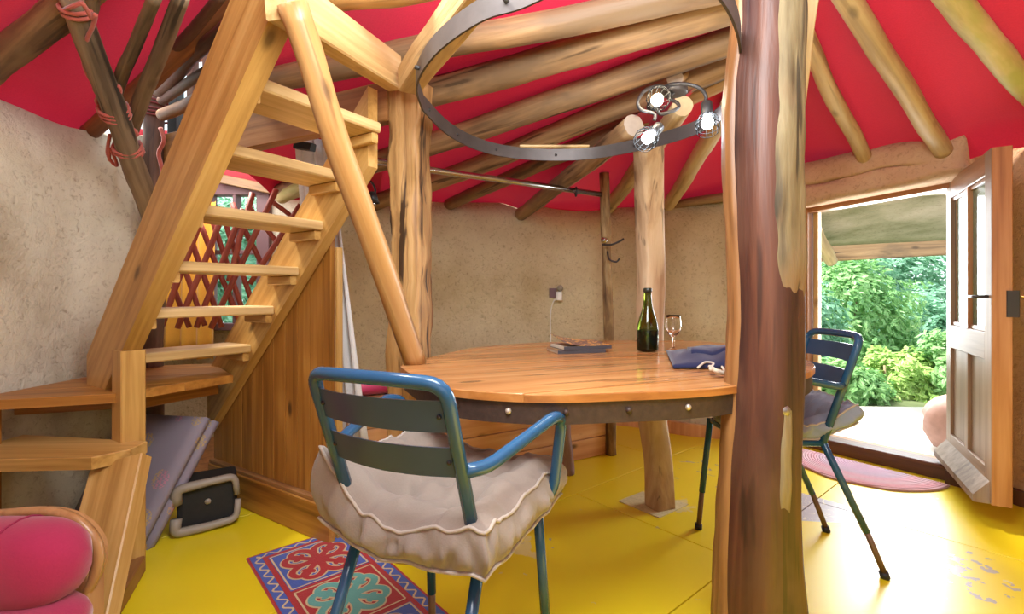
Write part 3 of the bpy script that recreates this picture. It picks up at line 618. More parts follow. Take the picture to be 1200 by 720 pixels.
shrub('tall_shrub', 'pale leafy bush in the right half of the doorway view beside the door leaf', at(1090, 425, 7.4), (1.15, .9, 1.25), 9000, LEAF_B, .055, 6)
shrub('low_shrub', 'low yellow-green shrub at the terrace edge in the middle of the doorway', at(1055, 455, 5.2), (.55, .42, .52), 4600, LEAF_C, .042, 7)
shrub('low_shrub', 'low fresh green shrub at the terrace edge under the far chair cushion', at(985, 462, 5.0), (.55, .42, .45), 4200, LEAF_A, .042, 8)
shrub('low_shrub', 'low bush showing at the left edge of the doorway by the red-brown post', at(915, 450, 5.2), (.5, .4, .6), 2600, LEAF_A, .045, 9)
shrub('low_shrub', 'low green bush behind the pinkish boulder at the right of the doorway', at(1125, 440, 5.0), (.5, .4, .62), 4200, LEAF_A, .042, 10)

shrub('tall_shrub', 'pale shrub outside the alcove window, seen through the trellis', at(285, 300, 6.5)+V((0, 0, -.1)), (1.1, .7, 1.1), 5000, LEAF_B, .07, 11)
# ------------------------------------------------------------------ posts, hoop and roof braces
def squarepost(name, path, wd, dp_, mat, label, twist=0.0, rough=0.012, yaw=0.0, notch=None):
    path = smooth_path(path, 8); base = path[0]; vs = []; fs = []; n = len(path); seg = 20
    for i, p in enumerate(path):
        t = i/(n-1); yw = yaw+twist*t
        for k in range(seg):
            a = 2*math.pi*k/seg; c, s = math.cos(a), math.sin(a); e = 0.32
            x = math.copysign(abs(c)**e, c); y = math.copysign(abs(s)**e, s)
            q = 1+rough*7*noise.noise(V((x*2, y*2, p.z*3)))
            f = rough*noise.noise(V((x*4, y*4, p.z*9)))-rough*0.9*max(0, noise.noise(V((x*8+3, y*8, p.z*1.4)))-.15)
            X = x*wd/2*q+f; Y = y*dp_/2*q+f; vs.append((p.x-base.x+X*math.cos(yw)-Y*math.sin(yw), p.y-base.y+X*math.sin(yw)+Y*math.cos(yw), p.z-base.z))
    for i in range(n-1):
        for k in range(seg):
            k2 = (k+1) % seg; fs.append((i*seg+k, i*seg+k2, (i+1)*seg+k2, (i+1)*seg+k))
    fs.append(tuple(range(seg-1, -1, -1))); fs.append(tuple(range((n-1)*seg, n*seg)))
    return mesh(name, vs, fs, mat, None, Matrix.Translation(base), True)
ZL = 1.86
pl = squarepost('timber_post', [at(476, 345+570/ZL, ZL), at(479, 560, ZL), at(481, 430, ZL), at(483, 300, ZL), at(481, 200, ZL), at(482, 100, ZL)], 0.126, 0.12, OAKPOST, '', yaw=-.3, rough=0.014)
tag(pl, 'rough cleft oak post at the left end of the table, carrying the steel hoop', 'post', 'posts round the table')
pb = squarepost('timber_post', [onz(776, 598, 0)+V((0, .03, 0)), at(771, 540, 2.36), at(762, 470, 2.43), at(761, 400, 2.46), at(763, 330, 2.45), at(761, 250, 2.40), at(760, 172, 2.30)], 0.118, 0.10, PALEPOST, '', yaw=.35, rough=0.008)
tag(pb, 'pale curved post behind the bottle at the far side of the table', 'post', 'posts round the table')
bt = prism('base_plate', [onz(725, 588, 0).xy[:], onz(773, 608, 0).xy[:], onz(807, 592, 0).xy[:], onz(753, 577, 0).xy[:]], 0.0, 0.004, plain('flaking_patch', (0.60, 0.52, 0.28), .8, var=.35, scale=70), pb, ua)
# big red-brown post close to the camera
ZR = 1.27
rp = [(896, 345+570/ZR, 112), (894, 730, 106), (891, 640, 94), (892, 540, 87), (896, 440, 82), (898, 340, 80), (894, 230, 80), (893, 120, 80), (898, 40, 76), (902, -60, 74)]
pth = smooth_path([at(x, y, ZR) for x, y, _ in rp], 12); wds = smooth_path([V((d*ZR/F, 0, 0)) for _, _, d in rp], 12)
root = thing('timber_post', 'thick red-brown cherry post with bark strip at the right front of the table', 'post', pth[0], 0, 'posts round the table')
def rpost(name, a0, a1, mat, out=0.0, seg=40, z0=0, z1=99, ragged=0.0, seed=0):
    vs = []; fs = []; base = pth[0]; full = a1-a0 > 359; sel = [i for i, p in enumerate(pth) if z0 <= p.z <= z1]; n = len(sel)
    for i in sel:
        p = pth[i]; en = 0 if full else (max(0, 1-(p.z-z0)/.16)+max(0, 1-(z1-p.z)/.16))
        for k in range(seg+1):
            rg = ragged*noise.noise(V((p.z*3.0, seed, 0)))+ragged*.5*noise.noise(V((p.z*9, seed, 4)))
            lo = a0+(rg if not full else 0); hi = a1+(ragged*noise.noise(V((p.z*4, seed+9, 0))) if not full else 0)
            a = math.radians(lo+(hi-lo)*k/seg); c, s = math.cos(a), math.sin(a); R = wds[i].x/2
            q = 1+0.07*noise.noise(V((c*1.5, s*1.5, p.z*1.8)))+0.03*noise.noise(V((c*5, s*5, p.z*3)))-0.05*max(0, math.cos(a*3+1.2))
            edge = 0 if full else -out*1.4*(abs(2*k/seg-1)**8)
            lo = lo; r = R*q+out*(1-2.2*en)+edge+(0.004*noise.noise(V((c*6, s*6, p.z*10))) if not full else 0)
            vs.append((p.x-base.x+c*r, p.y-base.y+s*r, p.z-base.z))
    W = seg+1
    for i in range(n-1):
        for k in range(seg): fs.append((i*W+k, i*W+k+1, (i+1)*W+k+1, (i+1)*W+k))
    if full: fs.append(tuple(range((n-1)*W, n*W-1)))
    return mesh(name, vs, fs, mat, root, Matrix.Translation(base), True)
rpost('trunk', 0, 360, REDPOST); tag(rpost('sapwood_strip', 150, 200, SAPWOOD, .006, 12, 0, 3, 6, 3), 'honey coloured sapwood along the left side')
tag(rpost('bark_strip', 258, 350, BARK, .009, 20, .93, 3, 12, 5), 'pale flaking bark down the right side'); rpost('bark_flake', 268, 286, BARK, .006, 6, .38, .80, 5, 12)
lathe('bolt_head', [(0, -.012), (.017, -.012), (.019, 0), (.016, .008), (.008, .013), (0, .0135)], BOLT, (0, 0, 0), root, 14, Matrix.Translation(at(917, 481, ZR-.082)) @ Matrix.Rotation(math.pi/2, 4, 'X') @ Matrix.Rotation(-.35, 4, 'Y'))
# steel hoop of flat bar
HPT = [(-.302, 1.63), (-.262, 1.84), (-.20, 2.0), (-.108, 2.127), (0, 2.20), (.106, 2.234), (.25, 2.24), (.385, 2.205), (.53, 2.10), (.66, 1.96), (.735, 1.80), (.73, 1.60), (.64, 1.36), (.53, 1.14), (.40, .98), (.25, .92), (.12, .97), (.02, 1.045), (-.076, 1.10), (-.20, 1.25), (-.285, 1.44)]
HPP = smooth_path([V((x, y, 0)) for x, y in HPT]+[V((*HPT[0], 0))], 6)[:-1]; HC = V((.24, 1.6, 0))
vs = []; fs = []; n = len(HPP)
for i, p in enumerate(HPP):
    d = (HPP[(i+1) % n]-HPP[i-1]).normalized(); nn = V((-d.y, d.x, 0)); nn = nn if nn.dot(p-HC) > 0 else -nn
    for o_ in (0, -.006):
        for z in (0, .053): q = p-HC+nn*o_; vs.append((q.x, q.y, z))
for i in range(n): a = i*4; b = ((i+1) % n)*4; fs += [(a, b, b+1, a+1), (a+2, a+3, b+3, b+2), (a+1, b+1, b+3, a+3), (a, a+2, b+2, b)]
hp = mesh('steel_hoop', vs, fs, STEEL, None, Matrix.Translation(HC+V((0, 0, 1.615))), True); hp.modifiers.new('edge', 'EDGE_SPLIT').split_angle = .7
tag(hp, 'flat grey steel hoop hung level between the post tops above the table', 'hoop')
for i in (2, 10, 20, 34, 48, 58, 104, 118):
    p = HPP[i]; d = (HC-p).normalized(); lathe('bolt', [(0, -.012), (.006, -.012), (.006, .010), (0, .012)], DARKMET, (0, 0, 0), hp, 8, Matrix.Translation(V((p.x, p.y, 1.64))) @ d.to_track_quat('Z', 'Y').to_matrix().to_4x4())
tag(beam('wooden_lath', at(609, 172, 2.28), at(690, 172, 2.28), .03, .012, PINE_L), 'thin pale lath lying on top of the hoop above the back wall', 'lath')
tag(beam('roof_beam', at(478, 96, 1.70), at(566, -22, 1.16), .075, .085, wood('split_pale_timber', (.30, .17, .06), (.48, .31, .13), (.6, .42, .2), 34, .04, .2, .6, .7, .5), wobble=.012), 'split pale timber rising from the left post top beside the hoop', 'beam')
tag(beam('roof_beam', at(462, 86, 1.76), at(322, -8, 1.16), .06, .12, PINE_L, bev=.005), 'planed pale beam joining the stair head to the left post', 'beam')
tag(log('roof_pole', at(300, 14, 1.5), at(560, -26, 1.35), .035, .035, BRACEW), 'log lying along the top edge above the slanting brace', 'pole')
tag(beam('lintel_beam', at(182, 180, 2.45), at(458, 120, 1.84), .05, .15, BROWNW), 'long brown plank beam running behind the stair treads to the left post', 'beam')
tag(log('brace_pole', onz(487, 426, .769)+V((0, 0, -.0)), at(343, 4, 1.16), .037, .036, BRACEW, bend=(0, .008), rough=.04, rings=24, ends=ENDGR), 'varnished slanting log brace from the table top up to the stair head', 'brace')
tag(beam('split_brace', at(931, 125, 1.62), at(951, -20, 1.5), .045, .05, RAFTER_P, wobble=.015), 'pale split timber showing along the right side of the red-brown post top', 'brace')
for px, py, Z, lab in ((791, 92, 2.0, 'upper sawn log end sticking out above the ceiling lamp'),): tag(log('log_stub', at(px, py, Z), at(px+35, py-18, Z+.35), .033, .035, RAFTER, ends=ENDGR2), lab, 'log')
tag(log('wall_plate', at(772, 243, 3.70), at(872, 228, 3.36), .034, .034, RAFTER, rings=10), 'log lying along the wall head right of the pale back post', 'log')
# bark pole, curtain rail, hooks
bp = thing('bark_pole', 'slim bark-covered pole standing by the bench end under the curtain pipe', 'pole', onz(716, 533, 0))
log('trunk', onz(716, 533, 0), at(708, 203, 3.07), .034, .030, BARKPOLE, bp, (0.01, .0), .12, 12, 40)
def hookp(pts): tube('coat_hook', smooth_path(pts, 5), .006, DARKMET, bp, 6)
hookp([at(706, 287, 3.0), at(716, 287, 2.96), at(724, 284, 2.95), at(731, 280, 2.95)]); hookp([at(712, 295, 3.0), at(714, 304, 2.96), at(722, 307, 2.95), at(726, 303, 2.95)])
lathe('hook_plate', [(0, 0), (.02, 0), (.022, .006), (.012, .02), (0, .022)], CHROME, (0, 0, 0), bp, 12, Matrix.Translation(at(708, 282, 3.04)) @ Matrix.Rotation(math.pi/2, 4, 'X'))
cr = thing('curtain_rail', 'shiny steel pipe curtain rail running from the bark pole past the left post', 'rail', at(600, 214, 2.72))
tube('pipe', [at(704, 228, 3.06), at(600, 212.5, 2.72), at(505, 199.5, 2.45), at(432, 187, 2.27)], .0165, CHROME, cr, 12)
tube('clip_ring', [at(675, 225, 2.95)+V((0, .026*math.cos(a), .026*math.sin(a))) for a in [k*math.pi/8 for k in range(16)]], .006, DARKMET, cr, 6, True)
tag(tube('curtain_rod', [at(296, 164, 2.35), at(372, 139, 2.2)], .009, WHITEPL), 'thin white rod slanting behind the upper stair treads', 'rod')
tag(beam('rod_bracket', at(347, 170, 2.2), at(367, 173, 2.15), .03, .035, BLACK), 'small black rod end holder between two stair treads', 'bracket')
cl = thing('clip_lamp', 'small black clip lamp hanging left of the cleft post', 'lamp', at(438, 222, 2.2))
tube('lamp_arm', smooth_path([at(430, 212, 2.25), at(436, 214, 2.2), at(440, 224, 2.18), at(437, 232, 2.18)], 5), .005, DARKMET, cl, 6); lathe('lamp_shade', [(0, .03), (.014, .03), (.03, -.02), (.028, -.02), (0, .02)], DARKMET, at(437, 233, 2.18), cl, 14)
lathe('bulb', [(0, -.018), (.012, -.012), (.014, 0), (0, .01)], CHROME, at(437, 238, 2.18), cl, 10)

# ------------------------------------------------------------------ staircase
SV = V((.842, -.541, 0)); WV = V((.541, .842, 0)); P0 = V((-1.235, 2.25, 0)); SL = 0.984; SW = .50
ste = thing('staircase', 'open golden pine staircase with landing climbing from the left wall to the roof', 'stairs', P0+SV*.15)
def sp(t, wq, z): return P0+SV*t+WV*wq+V((0, 0, z))            # wq: 0 far stringer, -SW near one
def zl(t): return 0.62+SL*t
def stringer(wq, t0, t1, th, bottom):
    h = .29; pts = bottom+[(t1, zl(t1)), (t1, zl(t1)+h), (t0, zl(t0)+h)]
    M, L = frame(sp(t0, wq, zl(t0)), sp(t1, wq, zl(t1))); Mi = M.inverted()
    vs = [Mi @ sp(a, wq+d, z) for d in (-th/2, th/2) for a, z in pts]
    return mesh('stringer', vs, [tuple(range(len(pts))), tuple(range(2*len(pts)-1, len(pts)-1, -1))]+[(i, len(pts)+i, len(pts)+(i+1) % len(pts), (i+1) % len(pts)) for i in range(len(pts))], PINE, ste, M)
NW = -SW
def tnear(px, py, wq):
    k = (px-600)/F; b = P0+WV*wq; t = (k*b.y-b.x)/(SV.x-k*SV.y); q = b+SV*t; return t, 1+(HY-py)/F*q.y
stringer(NW, -.15, 1.22, .06, [(-.15, .65), (.03, .65)]); stringer(0.0, -.30, .86, .045, [(-.30, zl(-.30))])
TR = []
for (nx, ny), (fx, fy) in (((155, 418), (290, 403)), ((180, 363), (317, 358)), ((207, 304), (347, 314)), ((235, 237), (375, 260)), ((265, 165), (395, 200)), ((300, 85), (445, 145))):
    t1, z1 = tnear(nx, ny, NW+.03); t2, z2 = tnear(fx, fy, -.03); TR.append(((t1+t2)/2, (z1+z2)/2))
td = .20
for i, (tt, z) in enumerate(TR):
    beam('tread', sp(tt-td/2+.0, NW+.022, z-.018), sp(tt-td/2+.0, -.022, z-.018), td, .036, PINE_L, ste, bev=.005)
    for wq in (NW+.035, -.035): beam('cleat', sp(tt-td+.02, wq, z-.055), sp(tt-.015, wq, z-.055), .028, .036, PINE, ste)
# landing, lower step, supports
pn = V((-1.385, 1.755, 0))
lp = [(-1.81, 1.57), (-1.40, 1.71), (-1.21, 2.11), (-1.5, 2.45), (-1.72, 2.40), (-1.80, 2.1)]
for i in range(3):
    d = V((-.42, .9, 0)).normalized(); a = V((-1.85, 1.55, 0))+d*0
cutdir = V((.93, .33, 0)).normalized(); cn = V((-cutdir.y, cutdir.x, 0)); b0 = cn.dot(V((-1.85, 1.57, 0)))
lp = [V((x, y, 0)) for x, y in lp]; lpc = [(p.x, p.y) for p in lp]
for i in range(4):
    s0 = b0-.06+.215*i; s1 = s0+.212; q = [cutdir*-3+cn*s0, cutdir*1+cn*s0, cutdir*1+cn*s1, cutdir*-3+cn*s1]; c = clip([(p.x, p.y) for p in q], lpc)
    if len(c) > 2: prism('landing_board', c, .617, .65, PINE_D, ste, math.atan2(cutdir.y, cutdir.x), .003)
beam('landing_joist', V((-1.83, 1.80, .585)), V((-1.45, 1.93, .585)), .04, .06, PINE_D, ste); beam('landing_joist', V((-1.48, 1.90, .585)), V((-1.34, 2.20, .585)), .04, .07, PINE_D, ste)
lst = [at(-60, 537, 1.58).xy[:], at(148, 519, 1.62).xy[:], at(166, 519, 1.70).xy[:], at(163, 512, 1.78).xy[:], (-1.80, 1.80)]
lst = [(-1.81, 1.52), (-1.34, 1.55), (-1.28, 1.63), (-1.29, 1.72), (-1.81, 1.80)]
prism('tread', lst, .44, .48, PINE, ste, .05, .003)
beam('support_post', onz(151, 671, 0), onz(151, 671, 0)+V((0, 0, .80)), .085, .075, PINE, ste, up=WV)
beam('lower_stringer', V((-1.30, 1.62, .44)), V((-1.16, 1.28, -.0)), .05, .17, PINE, ste, up=(.2, .55, .8))
beam('lower_stringer', V((-1.80, 1.60, .44)), V((-1.70, 1.30, 0.0)), .05, .15, PINE, ste, up=(.2, .55, .8))
beam('sole_plate', V((-1.36, 1.73, .03)), V((-1.20, 1.36, .03)), .09, .06, BROWNW, ste)
beam('support_post', V((-1.81, 1.66, 0)), V((-1.81, 1.66, .6)), .07, .07, PINE_D, ste)
# boarded panel under the far stringer
pan = thing('stair_panel', 'panel of upright amber pine boards closing the side under the stair', 'panel', P0)
bw = .088; k = -6
while k*bw < .57:
    t0 = k*bw; t1 = t0+bw-.005; zt0, zt1 = max(.16, zl(t0)+.03), max(.16, zl(t1)+.03)
    if t1 > .57: t1 = .57
    M = Matrix((SV, WV, V((0, 0, 1)))).transposed().to_4x4(); M.translation = sp(t0, .045, 0)
    if k >= -4:
        vs = [(x, y, z) for y in (-.011, .011) for x, z in ((0, .14), (t1-t0, .14), (t1-t0, zt1), (0, zt0))]
        mesh('board', vs, [(0, 1, 2, 3), (7, 6, 5, 4), (0, 4, 5, 1), (1, 5, 6, 2), (2, 6, 7, 3), (3, 7, 4, 0)], PINE_D, pan, M)
    k += 1
beam('skirting_board', sp(-.35, .02, .075), sp(.60, .02, .075), .03, .15, PINE_D, pan); beam('skirting_rail', sp(-.35, .025, .158), sp(.595, .025, .158), .03, .022, BROWNW, pan)
beam('corner_post', sp(.585, .065, 0), sp(.585, .065, 1.19), .02, .028, PINE, pan, up=WV)

# ------------------------------------------------------------------ lashed branches at the left
tag(log('lashed_branch', at(84, -6, 1.44), at(182, 262, 2.24), .034, .045, GREYW, bend=(.0, .01), rings=26), 'thick grey branch leaning at the left wall head, wound with red cord', 'branch', 'lashed branches at the left')
tag(log('lashed_branch', at(134, 112, 1.80), at(183, -8, 1.36), .022, .017, GREYW, rings=16), 'short grey branch tied to the thick corded branch at its lower end', 'branch', 'lashed branches at the left')
tag(log('lashed_branch', at(153, 152, 1.95), at(214, -8, 1.36), .029, .021, GREYW, rings=22), 'longer grey branch rising right of the short one above the cord knot', 'branch', 'lashed branches at the left')
tag(log('lashed_branch', at(103, 20, 1.52), at(114, -14, 1.42), .02, .02, GREYW), 'stub of branch crossing behind the corded branch at the frame top', 'branch', 'lashed branches at the left')
tag(log('lashed_branch', at(188, 78, 2.0), at(262, -8, 1.42), .022, .015, DARKBR), 'dark thin branch nearest the orange-brown rafter', 'branch', 'lashed branches at the left')
tag(log('lashed_branch', at(186, 106, 2.25), at(290, 8, 1.52), .032, .022, DARKBR, rings=22), 'dark knotty branch running up behind the near stair stringer', 'branch', 'lashed branches at the left')
tag(log('lashed_branch', at(190, 118, 2.30), at(276, 60, 1.7), .022, .017, DARKBR), 'thin dark branch just under the knotty one', 'branch', 'lashed branches at the left')
tag(log('lashed_branch', at(190, 135, 2.26), at(262, 106, 1.85), .026, .026, BROWNW), 'lowest brown branch bound with a wire loop, ending behind the stringer', 'branch', 'lashed branches at the left')
tag(log('bound_post', at(177, 262, 2.36)+V((0, 0, -1.2)), at(181, 112, 2.36), .05, .042, DARKBR, rings=26), 'dark upright post bound with twine at the alcove corner', 'post')
def coil(c, axis, r, turns, pitch, tail):
    axis = axis.normalized(); x = axis.orthogonal().normalized(); y = axis.cross(x); pts = []
    for k in range(int(turns*12)+1):
        a = k/12*2*math.pi; pts.append(c+axis*(pitch*k/12-turns*pitch/2)+x*math.cos(a)*r+y*math.sin(a)*r)
    return pts
ax = at(182, 262, 2.24)-at(84, -6, 1.44)
def onbr(f): return at(84, -6, 1.44)*(1)+ax*f
def rope(label, pts, f=None, turns=2):
    q = smooth_path([at(x, y, 1.36+.8*(y+6)/268) for x, y in pts], 6)
    if f is not None: q = coil(onbr(f), ax, .041+.010*f, turns, .016, 0)+q
    tag(tube('rope', q, .0062, ROPE, None, 7), label, 'rope', 'red cords on the branches')
rope('red cord looped round the corded branch top and hanging along it to the middle knot', [(96, 3), (103, 13), (108, 22), (112, 17), (109, 30), (102, 46), (98, 62), (99, 78), (105, 92), (112, 99)], .04, 1.6)
rope('red cord wound round the middle of the corded branch with a loop to the right', [(122, 96), (129, 90), (126, 98), (120, 100), (132, 106), (139, 101), (141, 108), (136, 114), (132, 111)], .40, 2.5)
rope('short red cord end dangling left below the middle knot', [(114, 100), (111, 106), (115, 112), (113, 119), (117, 126), (115, 131)])
rope('red cord bow tied round the lower part of the corded branch', [(138, 150), (146, 143), (150, 150), (157, 152), (161, 158), (153, 160), (147, 152), (143, 146)], .57, 2.2)
rope('loose red cord tassel hanging beside the lower part of the corded branch', [(129, 158), (127, 168), (126, 180), (131, 190), (137, 194), (134, 184), (129, 174), (128, 188)])
for i, (py, tw, lab) in enumerate(((120, 3, 'twine wound round the top of the dark bound post'), (134, 3, 'lower band of twine round the dark bound post'))):
    tag(tube('twine', coil(at(180, py, 2.36), V((.1, 0, 1)), .056, tw, .016, 0), .005, TWINE, None, 6), lab, 'twine')
tag(tube('rope', smooth_path([at(188, 150, 2.26), at(192, 165, 2.26), at(186, 180, 2.28), at(190, 200, 2.28), at(188, 225, 2.28), at(186, 240, 2.28)], 5), .009, ROPE, None, 7), 'dark red cord hanging down the right side of the bound post', 'rope', 'red cords on the branches')

# ------------------------------------------------------------------ bench, curtain, cushions, socket
BR = V((.60, 3.06, 0)); BLp = V((-.76, 2.24, 0)); bu = (BLp-BR).normalized(); bn = V((-bu.y, bu.x, 0)); bn = bn if bn.y > 0 else -bn; BL = (BLp-BR).length
ben = thing('built_in_bench', 'built-in bench of horizontal pink pine boards along the back wall', 'bench', BR)
zz = .0
for i, h in enumerate((.12, .125, .12, .115)):
    beam('plank', BR+V((0, 0, zz+h/2)), BLp+V((0, 0, zz+h/2)), .025, h-.004, BENCHW, ben, bev=.003); zz += h
beam('top_board', BR+bn*.06+V((0, 0, .495)), BLp+bn*.06+V((0, 0, .495)), .17, .024, BENCHW, ben); beam('top_board', BR+bn*.24+V((0, 0, .495)), BLp+bn*.24+V((0, 0, .495)), .17, .024, BENCHW, ben)
beam('end_board', BR+bn*.02+V((0, 0, .24)), BR+bn*.60+V((0, 0, .24)), .025, .48, BENCHW, ben)
log('leg', V((.315, 2.70, 0)), V((.29, 2.71, .5)), .030, .026, wood('bluish_lit_bark', (.14, .08, .09), (.26, .16, .16), (.36, .25, .24), 30, .1, .2, .8, .8), ben, rough=.12)  # leg bark has the bluish light on it put into its colour
def pad(name, corners, z, th, mat, label, nu=14, nv=20, rnd_=.25):
    c = [V(q) for q in corners]
    def fn(u, v, s):
        p = (c[0]*(1-u)+c[1]*u)*(1-v)+(c[3]*(1-u)+c[2]*u)*v; e = (1-abs(2*u-1)**6)**.5*(1-abs(2*v-1)**6)**.5
        return V((p.x, p.y, z+th/2+s*th/2*(.35+.65*e)*(1 if e > .01 else .3)+.004*noise.noise(p*7)))
    vs = []; fs = []; W = nv+1; N = (nu+1)*W; o = sum(c, V())/4; o.z = z
    for s in (1, -1):
        for i in range(nu+1):
            for j in range(nv+1): vs.append(fn(i/nu, j/nv, s)-o)
    for i in range(nu):
        for j in range(nv):
            a = i*W+j; fs.append((a, a+W, a+W+1, a+1)); fs.append((N+a, N+a+1, N+a+W+1, N+a+W))
    ring = [i*W for i in range(nu+1)]+[nu*W+j for j in range(1, nv+1)]+[i*W+nv for i in range(nu-1, -1, -1)]+[j for j in range(nv-1, 0, -1)]
    for k in range(len(ring)): a, b = ring[k], ring[(k+1) % len(ring)]; fs.append((b, a, N+a, N+b))
    return tag(mesh(name, vs, fs, mat, None, Matrix.Translation(o), True), label, 'cushion')
pad('bench_cushion', [BLp-bu*.02+bn*.03, BLp-bu*.62+bn*.03, BLp-bu*.62+bn*.45, BLp-bu*.02+bn*.45], .508, .06, PINK, 'flat pink cushion on the bench behind the near chair')
def wcurt(u, v):
    p = at(345+42*u, 158, 2.30).lerp(at(372+58*u, 520, 2.18), v**1.15); ru = .022*math.sin(u*24+v*1.5)*(0.6+.6*v); return (p.x+ru*.3, p.y+ru+.06*math.sin(u*3), p.z)
tag(quadgrid('white_curtain', wcurt, 48, 16, MUSLIN, thick=.004), 'white curtain hanging from the rail between the stair panel and the left post', 'curtain')
so = thing('wall_socket', 'small wall socket with plugged-in adapter and trailing white cord', 'socket', at(654, 344, 3.84))
beam('socket_plate', at(648, 349, 3.86), at(648, 338, 3.86), .06, .02, REDFRAME, so, up=(0, 1, 0)); beam('plug', at(655, 352, 3.82), at(655, 342, 3.82), .05, .06, WHITEPL, so, up=(0, 1, 0), bev=.012)
lathe('plug_knob', [(0, 0), (.022, 0), (.026, .02), (.02, .05), (0, .055)], GREYPL, (0, 0, 0), so, 14, Matrix.Translation(at(656, 338, 3.84)) @ Matrix.Rotation(math.pi/2, 4, 'X'))
tube('cord', smooth_path([at(653, 349, 3.80), at(648, 355, 3.82), at(645, 370, 3.83), at(645, 400, 3.83), at(643, 455, 3.82)], 5), .005, WHITEPL, so, 6)

# ------------------------------------------------------------------ table
TZ = .768
outl = [(-.335, 1.46), (-.30, 1.38), (-.19, 1.16), (-.10, 1.092), (-.015, 1.062), (.065, 1.048), (.145, 1.052), (.256, 1.077), (.342, 1.085), (.438, 1.11), (.52, 1.145), (.66, 1.22), (.80, 1.33), (.91, 1.46), (.975, 1.62), (1.01, 1.80), (1.0, 2.0), (.94, 2.16), (.82, 2.26), (.66, 2.285), (.48, 2.27), (.30, 2.23), (.13, 2.175), (-.03, 2.08), (-.17, 1.93), (-.27, 1.70)]
outl = [(x*1.079, y*1.079) for x, y in outl]
op = smooth_path([V((x, y, 0)) for x, y in outl]+[V((*outl[0], 0))], 4)[:-1]; tc = V((.39, 1.79, 0))
tab = thing('dining_table', 'large round timber table with dark iron band built between the posts', 'table', (.39, 1.79, 0))
conv = [(p.x, p.y) for p in op]
# convex hull for clipping
def hull(ps):
    ps = sorted(ps); lo = []; up = []
    for s, L_ in ((ps, lo), (ps[::-1], up)):
        for p in s:
            while len(L_) > 1 and (L_[-1][0]-L_[-2][0])*(p[1]-L_[-2][1])-(L_[-1][1]-L_[-2][1])*(p[0]-L_[-2][0]) <= 0: L_.pop()
            L_.append(p)
    return lo[:-1]+up[:-1]
hl = hull(conv); pa = math.radians(21.5); pu = V((math.cos(pa), math.sin(pa), 0)); pv = V((-math.sin(pa), math.cos(pa), 0))
s0 = pv.dot(tc)-.90; wi = [.15, .155, .12, .17, .14, .16, .125, .15, .165, .13, .15, .14]
for i, wd in enumerate(wi):
    q = [pu*-2+pv*(s0+.0012), pu*3+pv*(s0+.0012), pu*3+pv*(s0+wd-.0012), pu*-2+pv*(s0+wd-.0012)]; c = clip([(p.x, p.y) for p in q], hl); s0 += wd
    if len(c) > 2:
        o = prism('plank', c, TZ-.021, TZ-.0006*(i % 3), TABLEW, tab, pa, .0025)
        o.data.materials.append(EDGEW)
        for p in o.data.polygons:
            if abs(p.normal.x) < .3: p.material_index = 1       # local x is up
prism('core_board', [(tc.x+(x-tc.x)*.975, tc.y+(y-tc.y)*.975) for x, y in hl], TZ-.034, TZ-.0215, EDGEW, tab, pa)
n = len(hl); vs = []; fs = []
for k in (.988, .975):
    for z in (TZ-.021-.053, TZ-.021): vs += [V(((x-tc.x)*k, (y-tc.y)*k, z)) for x, y in hl]
for i in range(n):
    j = (i+1) % n; fs += [(i, j, n+j, n+i), (2*n+j, 2*n+i, 3*n+i, 3*n+j), (j, i, 2*n+i, 2*n+j), (n+i, n+j, 3*n+j, 3*n+i)]
band = mesh('iron_band', vs, fs, RUST, tab, Matrix.Translation(tc), True); md = band.modifiers.new('edge', 'EDGE_SPLIT'); md.split_angle = .8
def edgept(ang):
    d = V((math.cos(ang), math.sin(ang), 0)); best = None
    for i in range(n):
        a, b = hl[i], hl[(i+1) % n]; ex, ey = b[0]-a[0], b[1]-a[1]; den = d.x*ey-d.y*ex
        if abs(den) < 1e-9: continue
        t_ = ((a[0]-tc.x)*ey-(a[1]-tc.y)*ex)/den; s_ = ((a[0]-tc.x)*d.y-(a[1]-tc.y)*d.x)/den
        if t_ > 0 and 0 <= s_ <= 1: best = t_
    return d, tc+d*best*.989
for px, m in ((533, RUST), (593, RIVET), (805, RIVET), (663, RUST), (735, RUST)):
    X = None
    for a in [math.radians(180+q*.5) for q in range(0, 360)]:
        d, p = edgept(a); x = 600+F*p.x/p.y
        if x >= px: break
    lathe('rivet', [(0, -.004), (.007, -.004), (.008, .002), (.005, .006), (0, .007)], m, (0, 0, 0), band, 10, Matrix.Translation(p+V((0, 0, TZ-.045))) @ d.to_track_quat('Z', 'Y').to_matrix().to_4x4())
for a in (2.9, 5.3, .9): d, p = edgept(a); beam('bearer', tc+V((0, 0, TZ-.055)), p-d*.03+V((0, 0, TZ-.055)), .06, .04, EDGEW, tab)

